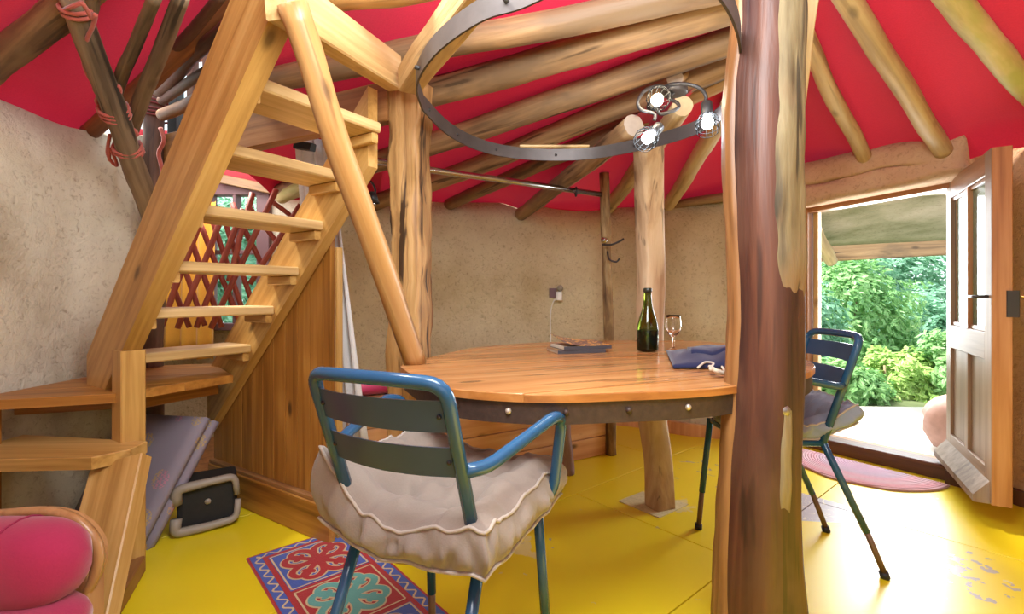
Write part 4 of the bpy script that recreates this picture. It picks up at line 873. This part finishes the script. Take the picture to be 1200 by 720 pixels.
# on the table
b0 = onz(759, 412, TZ)
bo = thing('wine_bottle', 'dark green wine bottle standing on the table in front of the pale post', 'bottle', b0)
lathe('glass_body', [(0, .004), (.030, .0), (.041, .004), (.0435, .012), (.0435, .085), (.041, .105), (.034, .135), (.024, .165), (.0175, .195), (.0150, .225), (.0145, .242), (.0165, .244), (.0165, .256), (.0135, .258), (0, .258)], BOTTLEG, b0, bo)
lathe('wine_dregs', [(0, .008), (.038, .008), (.039, .014), (.039, .082), (.036, .086), (0, .086)], plain('dark_wine', (.012, .016, .008), .3), b0, bo)
lathe('neck_ring', [(.0150, .240), (.0178, .242), (.0178, .255), (.0150, .257)], plain('dark_foil', (.02, .025, .015), .3), b0, bo, 20)
g0 = onz(789, 411, TZ)
tag(lathe('wine_glass', [(0, .0), (.030, .0), (.031, .002), (.012, .006), (.0045, .012), (.0038, .05), (.006, .058), (.020, .068), (.030, .085), (.0325, .105), (.030, .13), (.0275, .146), (.0265, .146), (.029, .13), (.0312, .105), (.0285, .086), (.018, .071), (0, .064)], CLEARG, g0, None, 32), 'empty stemmed wine glass to the right of the bottle', 'glass')
COVER = None
def mat_cover():
    m, t, N, L, p = nt('printed_cover'); v = objcoord(N, L, rnd=False); n = noisetex(N, L, v, 26, 2, .5, 2.0); r = ramp(N, [(.40, (.11, .06, .075)), (.50, (.20, .11, .08)), (.54, (.62, .30, .06)), (.62, (.75, .45, .13)), (.68, (.16, .08, .09))]); r.color_ramp.interpolation = 'CONSTANT'
    L.new(n.outputs[0], r.inputs[0]); L.new(r.outputs[0], p.inputs['Base Color']); setp(p, Roughness=.35); return m
COVER = mat_cover(); PAGES = plain('paper_pages', (.62, .55, .44), .8); DKCOV = plain('dark_cover', (.05, .05, .06), .4); TANCOV = plain('tan_cover', (.34, .22, .11), .5)
def book(name, label, loc, rz, wd, dp2, th, ctop, cbot, curl=0.0):
    r = thing(name, label, 'book', loc, rz, 'books on the table'); M = WORLD[r]
    def bx(nm, x0, x1, y0, y1, z0, z1, m): 
        vs = [(x, y, z) for z in (z0, z1) for x, y in ((x0, y0), (x1, y0), (x1, y1), (x0, y1))]; mesh(nm, vs, [(3, 2, 1, 0), (4, 5, 6, 7), (0, 1, 5, 4), (1, 2, 6, 5), (2, 3, 7, 6), (3, 0, 4, 7)], m, r, M)
    a, b = wd/2, dp2/2; bx('back_cover', -a, a, -b, b, 0, .0015, cbot); bx('pages', -a+.003, a-.003, -b+.003, b-.003, .0015, th-.0015, PAGES)
    vs = []; fs = []; nn = 10
    for i in range(nn+1):
        u = i/nn; lift = curl*max(0, (.55-u)/.55)**2
        for y in (-b, b):
            for z in (0, .0015): vs.append((-a+wd*u+lift*.1, y, th-.0015+lift+z+(curl*1.3*(1-u*.6) if y > 0 else 0)))
    for i in range(nn):
        o = i*4; fs += [(o+1, o+5, o+7, o+3), (o, o+2, o+6, o+4), (o, o+4, o+5, o+1), (o+2, o+3, o+7, o+6)]
    fs += [(0, 1, 3, 2), (nn*4, nn*4+2, nn*4+3, nn*4+1)]; mesh('front_cover', vs, fs, ctop, r, M)
    bx('spine', -a, a, -b-.0015, -b, 0, th, DKCOV)
kb = onz(680, 412, TZ)
book('book', 'thin book with tan edge lying under the picture-covered book', kb+V((-.02, .0, 0)), .25, .20, .14, .014, TANCOV, TANCOV)
book('book', 'picture-covered paperback with curled dark orange cover on top of another book', kb+V((0, .01, .0145)), .30, .205, .15, .014, COVER, DKCOV, .018)
cb = onz(828, 433, TZ); bag = thing('cloth_bag', 'folded navy drawstring bag lying near the red-brown post', 'bag', cb)
def bagfn(u, v, s):
    p = onz(789+95*u-8*v, 433-19*v, TZ); e = (1-abs(2*u-1)**4)*(1-abs(2*v-1)**4); return V((p.x, p.y, TZ+.003+(max(0, s)*(.008+.032*e*(.6+.4*u)+.022*noise.noise(V((u*5, v*3.5, 1)))*e))))
for nm, lo, hi in (('bag_body', 0, 1), ('bag_flap', .25, 1)):
    vs = []; fs = []; nu, nv = 20, 12; W = nv+1; N = (nu+1)*W; dz = 0 if nm == 'bag_body' else .0
    for s in (1, 0):
        for i in range(nu+1):
            for j in range(nv+1):
                u = lo+(hi-lo)*i/nu; p = bagfn(u, (j/nv if nm == 'bag_body' else .3+.7*j/nv), s); 
                if nm == 'bag_flap': p.z += .007 if s else .012
                vs.append(p-cb)
    for i in range(nu):
        for j in range(nv): a = i*W+j; fs += [(a, a+W, a+W+1, a+1), (N+a, N+a+1, N+a+W+1, N+a+W)]
    ring = [i*W for i in range(nu+1)]+[nu*W+j for j in range(1, nv+1)]+[i*W+nv for i in range(nu-1, -1, -1)]+[j for j in range(nv-1, 0, -1)]
    for k in range(len(ring)): a, b = ring[k], ring[(k+1) % len(ring)]; fs.append((b, a, N+a, N+b))
    mesh(nm, vs, fs, NAVY, bag, Matrix.Translation(cb), True)
tube('drawstring', smooth_path([onz(818, 431, TZ+.018), onz(826, 425, TZ+.02), onz(836, 426, TZ+.024), onz(832, 433, TZ+.02), onz(842, 434, TZ+.02), onz(850, 437, TZ+.012), onz(846, 430, TZ+.022)], 6), .0035, CREAM, bag, 6)
tube('cord_knot', smooth_path([onz(832, 430, TZ+.02), onz(838, 434, TZ+.022), onz(844, 437, TZ+.014), onz(851, 438, TZ+.008)], 4), .006, CREAM, bag, 7)

# ------------------------------------------------------------------ ceiling lamp
LZ = 1.80
def lpz(x, y, Z=LZ): return at(700+x/4.5, 60+y/4.5, Z)
cl = thing('ceiling_lamp', 'three-armed ceiling spotlight with wire cages under the rafters', 'lamp', lpz(400, 190))
lathe('base_plate', [(0, .012), (.046, .012), (.05, .006), (.05, -.012), (.044, -.016), (0, -.016)], STEEL, (0, 0, 0), cl, 24, Matrix.Translation(lpz(405, 205, 1.86)))
tube('lamp_arm', smooth_path([lpz(405, 210, 1.86), lpz(330, 185, 1.80), lpz(255, 205, 1.76), lpz(215, 262, 1.74), lpz(230, 308, 1.74), lpz(300, 330, 1.74), lpz(300, 365, 1.74)], 8), .0065, DARKMET, cl, 8)
tube('lamp_arm', smooth_path([lpz(400, 200, 1.86), lpz(370, 182, 1.80), lpz(450, 172, 1.76), lpz(530, 190, 1.74), lpz(572, 235, 1.74), lpz(562, 290, 1.74)], 8), .0065, DARKMET, cl, 8)
tube('lamp_arm', smooth_path([lpz(405, 215, 1.86), lpz(375, 245, 1.80), lpz(420, 272, 1.76), lpz(428, 296, 1.74), lpz(390, 318, 1.74), lpz(330, 330, 1.74), lpz(315, 290, 1.72)], 8), .0065, DARKMET, cl, 8)
def head(c, d, bm_, warm, pw):
    d = V(d).normalized(); M = Matrix.Translation(c) @ d.to_track_quat('Z', 'Y').to_matrix().to_4x4()
    hd = lathe('lamp_head', [(0, -.075), (.018, -.075), (.020, -.07), (.020, -.022), (.016, -.018), (0, -.018)], DARKMET, (0, 0, 0), cl, 16, M)
    vs = []; fs = []
    def addt(pts, closed=False):
        v, f = tube_geo(pts, .0014, 5, closed); o = len(vs); vs.extend(v); fs.extend(tuple(o+i for i in q) for q in f)
    for k in range(12):
        a = 2*math.pi*k/12; addt([V((math.cos(a)*r, math.sin(a)*r, z)) for r, z in ((.018, -.022), (.030, -.012), (.038, .008), (.040, .026), (.037, .046))])
    for r, z in ((.037, .046), (.040, .026)): addt([V((math.cos(q*math.pi/12)*r, math.sin(q*math.pi/12)*r, z)) for q in range(24)], True)
    mesh('wire_cage', vs, fs, WIRE, hd, M, True)
    lathe('bulb', [(0, -.018), (.010, -.016), (.017, -.004), (.021, .010), (.018, .024), (.009, .032), (0, .034)], bm_, (0, 0, 0), hd, 16, M)
head(lpz(312, 262, 1.70), (-.05, -1, -.10), BULBW, (1, .88, .7), 5.0)
head(lpz(275, 448, 1.70), (-.55, -.45, -.55), BULB, (.82, .90, 1), 6.0); head(lpz(580, 365, 1.72), (-.1, -.35, -1), BULB, (.82, .90, 1), 6.0)

# ------------------------------------------------------------------ blue chairs
def chair(O, fwd, label, W=.30, D=.28):
    fwd = V((fwd[0], fwd[1], 0)).normalized(); rgt = V((fwd.y, -fwd.x, 0)); M = Matrix((rgt, fwd, V((0, 0, 1)))).transposed().to_4x4(); M.translation = V((O[0], O[1], 0))
    r = bpy.data.objects.new('metal_armchair', None); link(r, M); tag(r, label, 'chair', 'blue metal armchairs'); h = W/2; TR_ = .0125
    def tb(nm, pts, rr=TR_, mat=BLUE, seg=10, par=r, f=.05): return tube(nm, fillet(pts, f) if f else pts, rr, mat, par, seg, local=M)
    tb('back_frame', [(-h, 0, .47), (-h-.005, -.13, .845), (-h*.5, -.15, .85), (h*.5, -.15, .85), (h+.005, -.13, .845), (h, 0, .47)], .0135, f=.045)
    for z0, z1, ya, yb in ((.755, .815, -.106, -.125), (.665, .725, -.073, -.094)):
        vs = []; fs = []; nn = 12
        for i in range(nn+1):
            u = 2*i/nn-1; bow = -.028*(1-u*u)
            for (z, y) in ((z0, ya), (z1, yb)):
                for d in (0, .004): vs.append((u*(h-.004), y+bow+d, z))
        for i in range(nn): o = i*4; fs += [(o, o+4, o+6, o+2), (o+1, o+3, o+7, o+5), (o+2, o+6, o+7, o+3), (o, o+1, o+5, o+4)]
        fs += [(0, 2, 3, 1), (nn*4, nn*4+1, nn*4+3, nn*4+2)]; sl = mesh('slat', vs, fs, BLUED, r, M, True); sl.modifiers.new('edge', 'EDGE_SPLIT').split_angle = .6
        for s in (-1, 1): lathe('rivet', [(0, 0), (.005, 0), (.004, .003), (0, .004)], DARKMET, (0, 0, 0), sl, 8, M @ Matrix.Translation(V((s*(h-.014), ya-.014, (z0+z1)/2))) @ Matrix.Rotation(math.pi/2, 4, 'X'))
    tb('seat_frame', [(-h, 0, .468), (-h-.01, D, .47), (h+.01, D, .47), (h, 0, .468), (-h, 0, .468)], .011, f=.03)
    for s in (-1, 1):
        lg = tb('leg', [(s*h, .0, .475), (s*(h+.012), -.145, .16)], .0125, f=0); sl = tb('leg_sleeve', [(s*(h+.012), -.144, .165), (s*(h+.018), -.212*.97, .012)], .0105, RUSTLEG, par=lg, f=0)
        tb('foot_cap', [(s*(h+.0175), -.2, .022), (s*(h+.018), -.207, .0)], .0155, BLACK, par=lg, f=0)
        lg = tb('leg', [(s*(h+.01), D, .475), (s*(h+.022), D+.03, .16)], .0125, f=0); tb('leg_sleeve', [(s*(h+.022), D+.03, .165), (s*(h+.027), D+.042, .012)], .0105, RUSTLEG, par=lg, f=0)
        tb('foot_cap', [(s*(h+.027), D+.043, .022), (s*(h+.0275), D+.0435, .0)], .0155, BLACK, par=lg, f=0)
        tb('armrest', [(s*h, -.072, .675), (s*(h+.035), -.03, .677), (s*(h+.085), D-.085, .725), (s*(h+.080), D-.02, .705), (s*(h+.058), D-.015, .53), (s*(h+.012), D-.03, .472)], .0135, f=.045)
    return r, M
def cushion(M, label, W, D, x0, y0, z, th, lift=.0, seed=0, low=.5, rise=None, fab=None):
    """box cushion with tufts, wrinkled border and piping, in a chair's frame"""
    rt = bpy.data.objects.new('seat_cushion', None); Mb = M @ Matrix.Translation(V((x0, y0, z))); link(rt, Mb); tag(rt, label, 'cushion', 'linen seat cushions')
    nu, nv, nb = 48, 48, 10; vs = []; fs = []
    def top(u, v):
        x = (u-.5)*W; y = (v-.5)*D; e = min(u, 1-u, v, 1-v); ridge = math.exp(-((e-.13)/.10)**2)*.020
        tuft = sum(-.034*math.exp(-(((u-a)/.07)**2+((v-b)/.07)**2)) for a in (.32, .68) for b in (.32, .68))+sum(-.02*math.exp(-(((u-.5)/.06)**2+((v-b)/.20)**2)) for b in (.5,))
        wr = .016*noise.noise(V((u*5, v*5, seed)))+.010*noise.noise(V((u*13, v*7, seed+3)))+.006*noise.noise(V((u*9+v*9, v*26-u*8, seed+5)))
        lf = rise(u, v) if rise else 0
        return V((x, y, th+ridge+tuft+wr+lf))
    def outer(k):      # perimeter samples, k in 0..4
        s = k % 4; i = int(s); f = s-i; return [(f, 0), (1, f), (1-f, 1), (0, 1-f)][i]
    for i in range(nu+1):
        for j in range(nv+1): vs.append(top(i/nu, j/nv))
    W_ = nv+1
    for i in range(nu):
        for j in range(nv): a = i*W_+j; fs.append((a, a+W_, a+W_+1, a+1))
    K = 200; o0 = len(vs); pip_t = []; pip_b = []
    for q in range(nb+1):
        f = q/nb
        for k in range(K):
            u, v = outer(k/K*4); t_ = top(u, v); d = V((u-.5, v-.5, 0)); d = d.normalized(); bul = math.sin(math.pi*f)*(.018+.022*noise.noise(V((u*14, v*14, f*1.2+seed)))+.012*noise.noise(V((u*34, v*34, f*2+seed))))
            lf = (rise(u, v) if rise else 0)
            pz = t_.z*(1-f)+(lf*low+.012*noise.noise(V((u*6, v*6, seed))))*f; p = V((t_.x+d.x*bul, t_.y+d.y*bul, pz)); vs.append(p)
            if q == 0: pip_t.append(p+d*.002)
            if q == nb: pip_b.append(p+d*.004)
    for q in range(nb):
        for k in range(K): a = o0+q*K+k; b = o0+q*K+(k+1) % K; fs.append((a, a+K, b+K, b))
    fs.append(tuple(o0+nb*K+k for k in range(K)))
    body = mesh('cushion_body', vs, fs, fab or LINEN, rt, Mb, True)
    for nm, pp in (('piping', pip_t), ('piping', pip_b)): v_, f_ = tube_geo(pp, .0035, 6, True); mesh(nm, v_, f_, PIPING, body, Mb, True)
    for a in (.32, .68):
        for b in (.32, .68): p = top(a, b); lathe('button', [(0, 0), (.008, 0), (.007, .004), (0, .005)], LINEN, (0, 0, 0), body, 10, Mb @ Matrix.Translation(p+V((0, 0, -.001))))
    return rt
r1, M1 = chair((-.200, 1.015), (.42, .907), 'blue metal armchair in the foreground with its back to the camera')
cushion(M1, 'large rumpled taupe cushion on the foreground chair', .40, .42, -.01, .155, .480, .082, seed=2, low=.35, rise=lambda u, v: .075*max(0, 1-u/.30)**1.2*(1-.35*v)+.030*max(0, 1-v/.25)-.045*max(0, 1-v/.4)*math.sin(math.pi*min(1, u*1.1))-.03*max(0, 1-v/.3)*u)
r2, M2 = chair((1.112, 1.885), (-1, .03), 'blue metal armchair at the far right of the table near the doorway')
cushion(M2, 'grey linen cushion on the far chair, its corner poking out behind', .27, .40, -.01, .075, .482, .045, seed=8, low=.8, fab=LINEN_DAY, rise=lambda u, v: .075*max(0, 1-v/.35))

# ------------------------------------------------------------------ rugs
ro = V((-1.0, 1.83, 0)); rv = V((.654, -.757, 0)); RWd, RLn = .40, .95
Mr = Matrix((U, rv, V((0, 0, -1)))).transposed().to_4x4(); Mr = Matrix((U, rv, U.cross(rv))).transposed().to_4x4(); Mr.translation = ro
def rp_(a, b, z): return ro+U*a+rv*b+V((0, 0, z))
rug = thing('felt_rug', 'red and blue felt rug with curling horn motifs under the foreground chair', 'rug', ro)
def rquad(name, a0, b0, a1, b1, z, mat, h=.002):
    prism(name, [rp_(a0, b0, 0).xy[:], rp_(a1, b0, 0).xy[:], rp_(a1, b1, 0).xy[:], rp_(a0, b1, 0).xy[:]], z, z+h, mat, rug, ua)
def ribbon(name, paths, wd, z, mat, taper=True, closed=False):
    vs = []; fs = []
    for pts in paths:
        n_ = len(pts); o = len(vs); zo = z+.00009*paths.index(pts)
        for i, p in enumerate(pts):
            d = (pts[(i+1) % n_]-pts[i-1]) if closed else pts[min(i+1, n_-1)]-pts[max(i-1, 0)]; d = d.normalized(); s = V((-d.y, d.x, 0)); w_ = wd*(1 if not taper else (1-.45*(i/(n_-1))))/2
            for sg in (-1, 1): q = rp_((p+s*w_*sg).x, (p+s*w_*sg).y, zo); vs.append(q-ro)
        for i in range(n_-1): a = o+i*2; fs.append((a, a+1, a+3, a+2))
    return mesh(name, vs, fs, mat, rug, Matrix.Translation(ro))
rquad('rug_base', 0, 0, RWd, RLn, .0, FELT_R, .006)
for a0, b0, a1, b1 in ((.008, .008, RWd-.008, RLn),): rquad('border_field', a0, b0, a1, b1, .006, FELT_B, .0012)
rquad('inner_border', .045, .04, RWd-.045, RLn, .0072, FELT_R, .0012)
wav = []
for x in (.030, RWd-.030): wav.append([V((x+.012*math.sin(k*.9), .02+k*.008, 0)) for k in range(115)])
wav.append([V((.03+k*.008, .026+.010*math.sin(k*.9), 0)) for k in range(44)])
ribbon('wave_line', wav, .007, .0076, FELT_C, False)
for i, (bg_, fg, b0) in enumerate(((FELT_B, FELT_R, .058), (FELT_R, FELT_T, .345), (FELT_B, FELT_R, .635))):
    rquad('motif_field', .062, b0, RWd-.062, b0+.272, .0084, bg_, .0012)
    e = .005; fr = [[V((.062+e, b0+e, 0)), V((RWd-.062-e, b0+e, 0)), V((RWd-.062-e, b0+.272-e, 0)), V((.062+e, b0+.272-e, 0)), V((.062+e, b0+e, 0))]]
    ribbon('frame_line', [[fr[0][k], fr[0][k+1]] for k in range(4)], .006, .0099, FELT_C, False)
    cx, cy = RWd/2, b0+.136; paths = []
    for q in range(4):
        a = q*math.pi/2
        for sg in (-1, 1):
            loc = [(0, 0), (.05, .0), (.085, sg*.012), (.105, sg*.040), (.095, sg*.068), (.066, sg*.074), (.050, sg*.055), (.062, sg*.040), (.074, sg*.048)]
            pts = smooth_path([V((cx+x*math.cos(a)-y*math.sin(a), cy+x*math.sin(a)+y*math.cos(a), 0)) for x, y in loc], 5); paths.append(pts)
        loc = [(0, 0), (.09, 0), (.122, 0)]; paths.append(smooth_path([V((cx+x*math.cos(a+math.pi/4), cy+x*math.sin(a+math.pi/4), 0)) for x, y in loc], 4))
    ribbon('motif_outline', paths, .042, .0101, FELT_C); ribbon('motif', [[p+V((0, 0, 0)) for p in q[:-1]] for q in paths], .028, .0112, fg)
# half-round braided mat at the door
def mat_mat():
    m, t, N, L, p = nt('braided_pink_mat'); v = objcoord(N, L, rnd=False); ln_ = N.new('ShaderNodeVectorMath'); ln_.operation = 'LENGTH'; L.new(v, ln_.inputs[0])
    r = ramp(N, [(0.0, (.40, .24, .30)), (.3, (.42, .26, .36)), (.5, (.36, .27, .34)), (.62, (.50, .22, .26)), (.74, (.46, .28, .30)), (.86, (.52, .18, .20)), (.97, (.40, .22, .22))]); sc2 = N.new('ShaderNodeMath'); sc2.operation = 'MULTIPLY'; sc2.inputs[1].default_value = 2.5; L.new(ln_.outputs['Value'], sc2.inputs[0]); L.new(sc2.outputs[0], r.inputs[0])
    n = noisetex(N, L, v, 60, 2); c = mixc(N, L, n.outputs[0], r.outputs[0], (.62, .42, .44)); c = mixc(N, L, .5, r.outputs[0], c); L.new(c, p.inputs['Base Color']); setp(p, Roughness=.95)
    ws = N.new('ShaderNodeMath'); ws.operation = 'SINE'; w2_ = N.new('ShaderNodeMath'); w2_.operation = 'MULTIPLY'; w2_.inputs[1].default_value = 420; L.new(ln_.outputs['Value'], w2_.inputs[0]); L.new(w2_.outputs[0], ws.inputs[0]); bump(N, L, p, ws.outputs[0], .6, .004); return m
mc = V((2.085, 2.86, .002)); md_ = du; vs = [V((0, 0, 0))]; fs = []; K = 40
for rr_, z in ((.0, .012), (.37, .012), (.385, .007), (.385, 0)):
    if rr_ == 0: vs = [V((0, 0, .012))]; continue
    for k in range(K+1):
        a = math.pi*k/K; q = du*math.cos(a)*rr_-dn*math.sin(a)*rr_*(.97+.02*math.sin(k*.7)); vs.append(V((q.x, q.y, z)))
for k in range(K): fs.append((0, 1+k, 2+k))
for q in range(2):
    for k in range(K): a = 1+q*(K+1)+k; fs.append((a, a+K+1, a+K+2, a+1))
tag(mesh('door_mat', vs, fs, mat_mat(), None, Matrix.Translation(mc-dn*.045)), 'half-round braided pink mat against the doorway threshold', 'mat')

# ------------------------------------------------------------------ under the stairs
def mat_mattress():
    m, t, N, L, p = nt('lilac_ticking'); v = objcoord(N, L, rnd=False)
    vo = N.new('ShaderNodeTexVoronoi'); vo.inputs['Scale'].default_value = 9; vo.inputs['Randomness'].default_value = .35; L.new(v, vo.inputs['Vector'])
    r1_ = ramp(N, [(.34, (1, 1, 1)), (.36, (0, 0, 0))]); L.new(vo.outputs['Distance'], r1_.inputs[0]); ck = N.new('ShaderNodeTexChecker'); ck.inputs['Scale'].default_value = 95; L.new(v, ck.inputs['Vector'])
    mu = N.new('ShaderNodeMath'); mu.operation = 'MULTIPLY'; L.new(r1_.outputs[0], mu.inputs[0]); L.new(ck.outputs['Fac'], mu.inputs[1])
    n = noisetex(N, L, v, 4, 1); r2_ = ramp(N, [(.47, (.50, .34, .10)), (.53, (.55, .22, .30))]); L.new(n.outputs[0], r2_.inputs[0])
    k = N.new('ShaderNodeMath'); k.operation = 'MULTIPLY'; k.inputs[1].default_value = .75; L.new(mu.outputs[0], k.inputs[0])
    L.new(mixc(N, L, k.outputs[0], (.27, .235, .285), r2_.outputs[0]), p.inputs['Base Color']); setp(p, Roughness=.9); p.inputs['Specular IOR Level'].default_value = .1; return m
# leaning slab: bottom edge on the floor, face towards the room
ma, mb2 = V((-1.62, 1.98, .0)), V((-1.36, 1.86, .0)); mlean = V((.30, .10, .0))
mroot = thing('folded_mattress', 'folded lilac grey mattress with stitched motifs leaning under the stair landing', 'mattress', mb2)
def slab(name, off, mat, th=.045, hgt=.50):
    c0 = at(84, 640, 2.02); c1 = at(168, 648, 1.885); d1 = at(249, 492, 2.12); d0 = at(152, 487, 2.27)
    c0.z = c1.z = .006
    nrm = (c1-c0).cross(d0-c0).normalized(); nrm = nrm if nrm.dot(V((1, -1, 0))) > 0 else -nrm
    o = nrm*off; P4 = [c0+o, c1+o, d1+o, d0+o]
    vs = []; fs = []; nu = nv = 10; W = nv+1; N = (nu+1)*W
    for s in (1, 0):
        for i in range(nu+1):
            for j in range(nv+1):
                u, v = i/nu, j/nv; p = (P4[0]*(1-u)+P4[1]*u)*(1-v)+(P4[3]*(1-u)+P4[2]*u)*v; e = ((1-abs(2*u-1)**8)*(1-abs(2*v-1)**8))**.5; vs.append(p+nrm*(th/2+(s-.5)*th*(.55+.45*e))-mb2)
    for i in range(nu):
        for j in range(nv): a = i*W+j; fs += [(a, a+W, a+W+1, a+1), (N+a, N+a+1, N+a+W+1, N+a+W)]
    ring = [i*W for i in range(nu+1)]+[nu*W+j for j in range(1, nv+1)]+[i*W+nv for i in range(nu-1, -1, -1)]+[j for j in range(nv-1, 0, -1)]
    for k in range(len(ring)): a, b = ring[k], ring[(k+1) % len(ring)]; fs.append((b, a, N+a, N+b))
    o_ = mesh(name, vs, fs, mat, mroot, Matrix.Translation(mb2), True); return o_
MT = mat_mattress(); slab('mattress_fold', 0, MT); slab('mattress_fold', -.05, MT)
bc = thing('tool_case', 'black case with two grey corner brackets on the floor under the stairs', 'case', V((-1.325, 2.12, 0)), .55)
Mc = WORLD[bc]
def cbx(nm, x0, x1, y0, y1, z0, z1, m, bev=.012):
    bm = bmesh.new(); bmesh.ops.create_cube(bm, size=1)
    for v in bm.verts: v.co = V(((x0+x1)/2+v.co.x*(x1-x0), (y0+y1)/2+v.co.y*(y1-y0), (z0+z1)/2+v.co.z*(z1-z0)))
    bmesh.ops.bevel(bm, geom=bm.edges[:], offset=bev, segments=2, affect='EDGES', profile=.6)
    me = bpy.data.meshes.new(nm); bm.to_mesh(me); bm.free(); me.materials.append(m); return link(bpy.data.objects.new(nm, me), Mc, bc)
cbx('case_body', -.11, .11, -.06, .11, .0, .205, BLACKC, .02)
for s in (-1, 1):
    xa = -.01 if s < 0 else .10
    tube('corner_bracket', [Mc @ V(p) for p in (fillet([(-.11, -.07, .135), (-.11, -.078, .195), (-.02, -.08, .205), (.10, -.075, .212), (.108, -.07, .13)], .03) if s > 0 else fillet([(-.11, -.075, .075), (-.115, -.085, .02), (0, -.085, .022), (.105, -.08, .03), (.112, -.075, .11)], .03))], lambda t_: .013+.009*(1-t_), GREYPL, bc, 8)
lathe('latch', [(0, 0), (.012, 0), (.012, .006), (0, .008)], GREYPL, (0, 0, 0), bc, 10, Mc @ Matrix.Translation(V((0, -.062, .12))) @ Matrix.Rotation(math.pi/2, 4, 'X'))

# ------------------------------------------------------------------ pink seat in the lower left corner
ss = thing('wooden_settee', 'wooden settee with arched back and plump pink cushions in the lower left corner', 'settee', at(60, 720, 1.2))
SETW = wood('polished_beech', (.34, .16, .06), (.46, .24, .10), (.54, .31, .15), 30, .06, .1, .3, .1)
Zs = 1.22
arc = [at(x, y, Zs) for x, y in ((-160, 690), (-150, 640), (-90, 610), (0, 603), (55, 600), (92, 612), (114, 640), (112, 672), (98, 700))]
ap = smooth_path(arc, 6); cen = at(-20, 670, Zs); vs = []; fs = []; n_ = len(ap)
for i, p in enumerate(ap):
    for y in (0, .03):
        for k in (1, .0): q = cen.lerp(p, k); vs.append(V((q.x, q.y+y, q.z))-cen)
for i in range(n_-1): a = i*4; fs += [(a, a+4, a+5, a+1), (a+2, a+3, a+7, a+6), (a, a+2, a+6, a+4)]
mesh('back_panel', vs, fs, SETW, ss, Matrix.Translation(cen)); tube('back_rail', ap, .013, SETW, ss, 8)
beam('leg', V((at(96, 700, Zs).x, Zs+.015, 0)), V((at(96, 700, Zs).x, Zs+.015, .34)), .05, .05, SETW, ss); beam('leg', V((at(-150, 700, Zs).x, Zs+.015, 0)), V((at(-150, 700, Zs).x, Zs+.015, .30)), .05, .05, SETW, ss)
beam('seat_rail', V((at(-150, 700, Zs).x, Zs-.03, .22)), V((at(92, 700, Zs).x, Zs-.03, .22)), .05, .07, SETW, ss)
def bolster(name, x0, x1, zc, ry, rz_, yc, label):
    rt = thing(name, label, 'cushion', (x1-.1, yc, zc)); vs = []; fs = []; nl, seg = 26, 24; seam = []
    for i in range(nl+1):
        t_ = i/nl; x = x0+(x1-x0)*t_; e = 1-max(0, (t_-.84)/.16)**2.4*.55
        if i == nl: e = .30
        for k in range(seg):
            a = 2*math.pi*k/seg; q = 1+.035*noise.noise(V((x*7, math.cos(a)*1.5, math.sin(a)*1.5))); se = .82; c = math.copysign(abs(math.cos(a))**se, math.cos(a)); s = math.copysign(abs(math.sin(a))**se, math.sin(a))
            v = V((x, yc+c*ry*e*q, zc+s*rz_*e*q)); vs.append(v-V((x1-.1, yc, zc)))
            if i == int(nl*.84): seam.append(v+V((0, c*.0015, s*.0015)))
    for i in range(nl):
        for k in range(seg): k2 = (k+1) % seg; fs.append((i*seg+k, i*seg+k2, (i+1)*seg+k2, (i+1)*seg+k))
    fs.append(tuple(range(nl*seg, nl*seg+seg))); fs.append(tuple(range(seg-1, -1, -1)))
    body = mesh('cushion_body', vs, fs, PINK, rt, Matrix.Translation(V((x1-.1, yc, zc))), True); tube('seam', seam, .0022, plain('seam_thread', (.30, .02, .07), .9), body, 5, True)
bolster('bolster_cushion', -1.75, at(106, 650, 1.14).x, at(60, 655, 1.14).z, .085, .098, 1.12, 'plump pink velvet bolster against the arched wooden back')
bolster('seat_pad', -1.75, at(80, 715, 1.05).x, at(60, 750, 1.05).z, .14, .06, 1.05, 'pink velvet seat pad below the bolster at the bottom left')
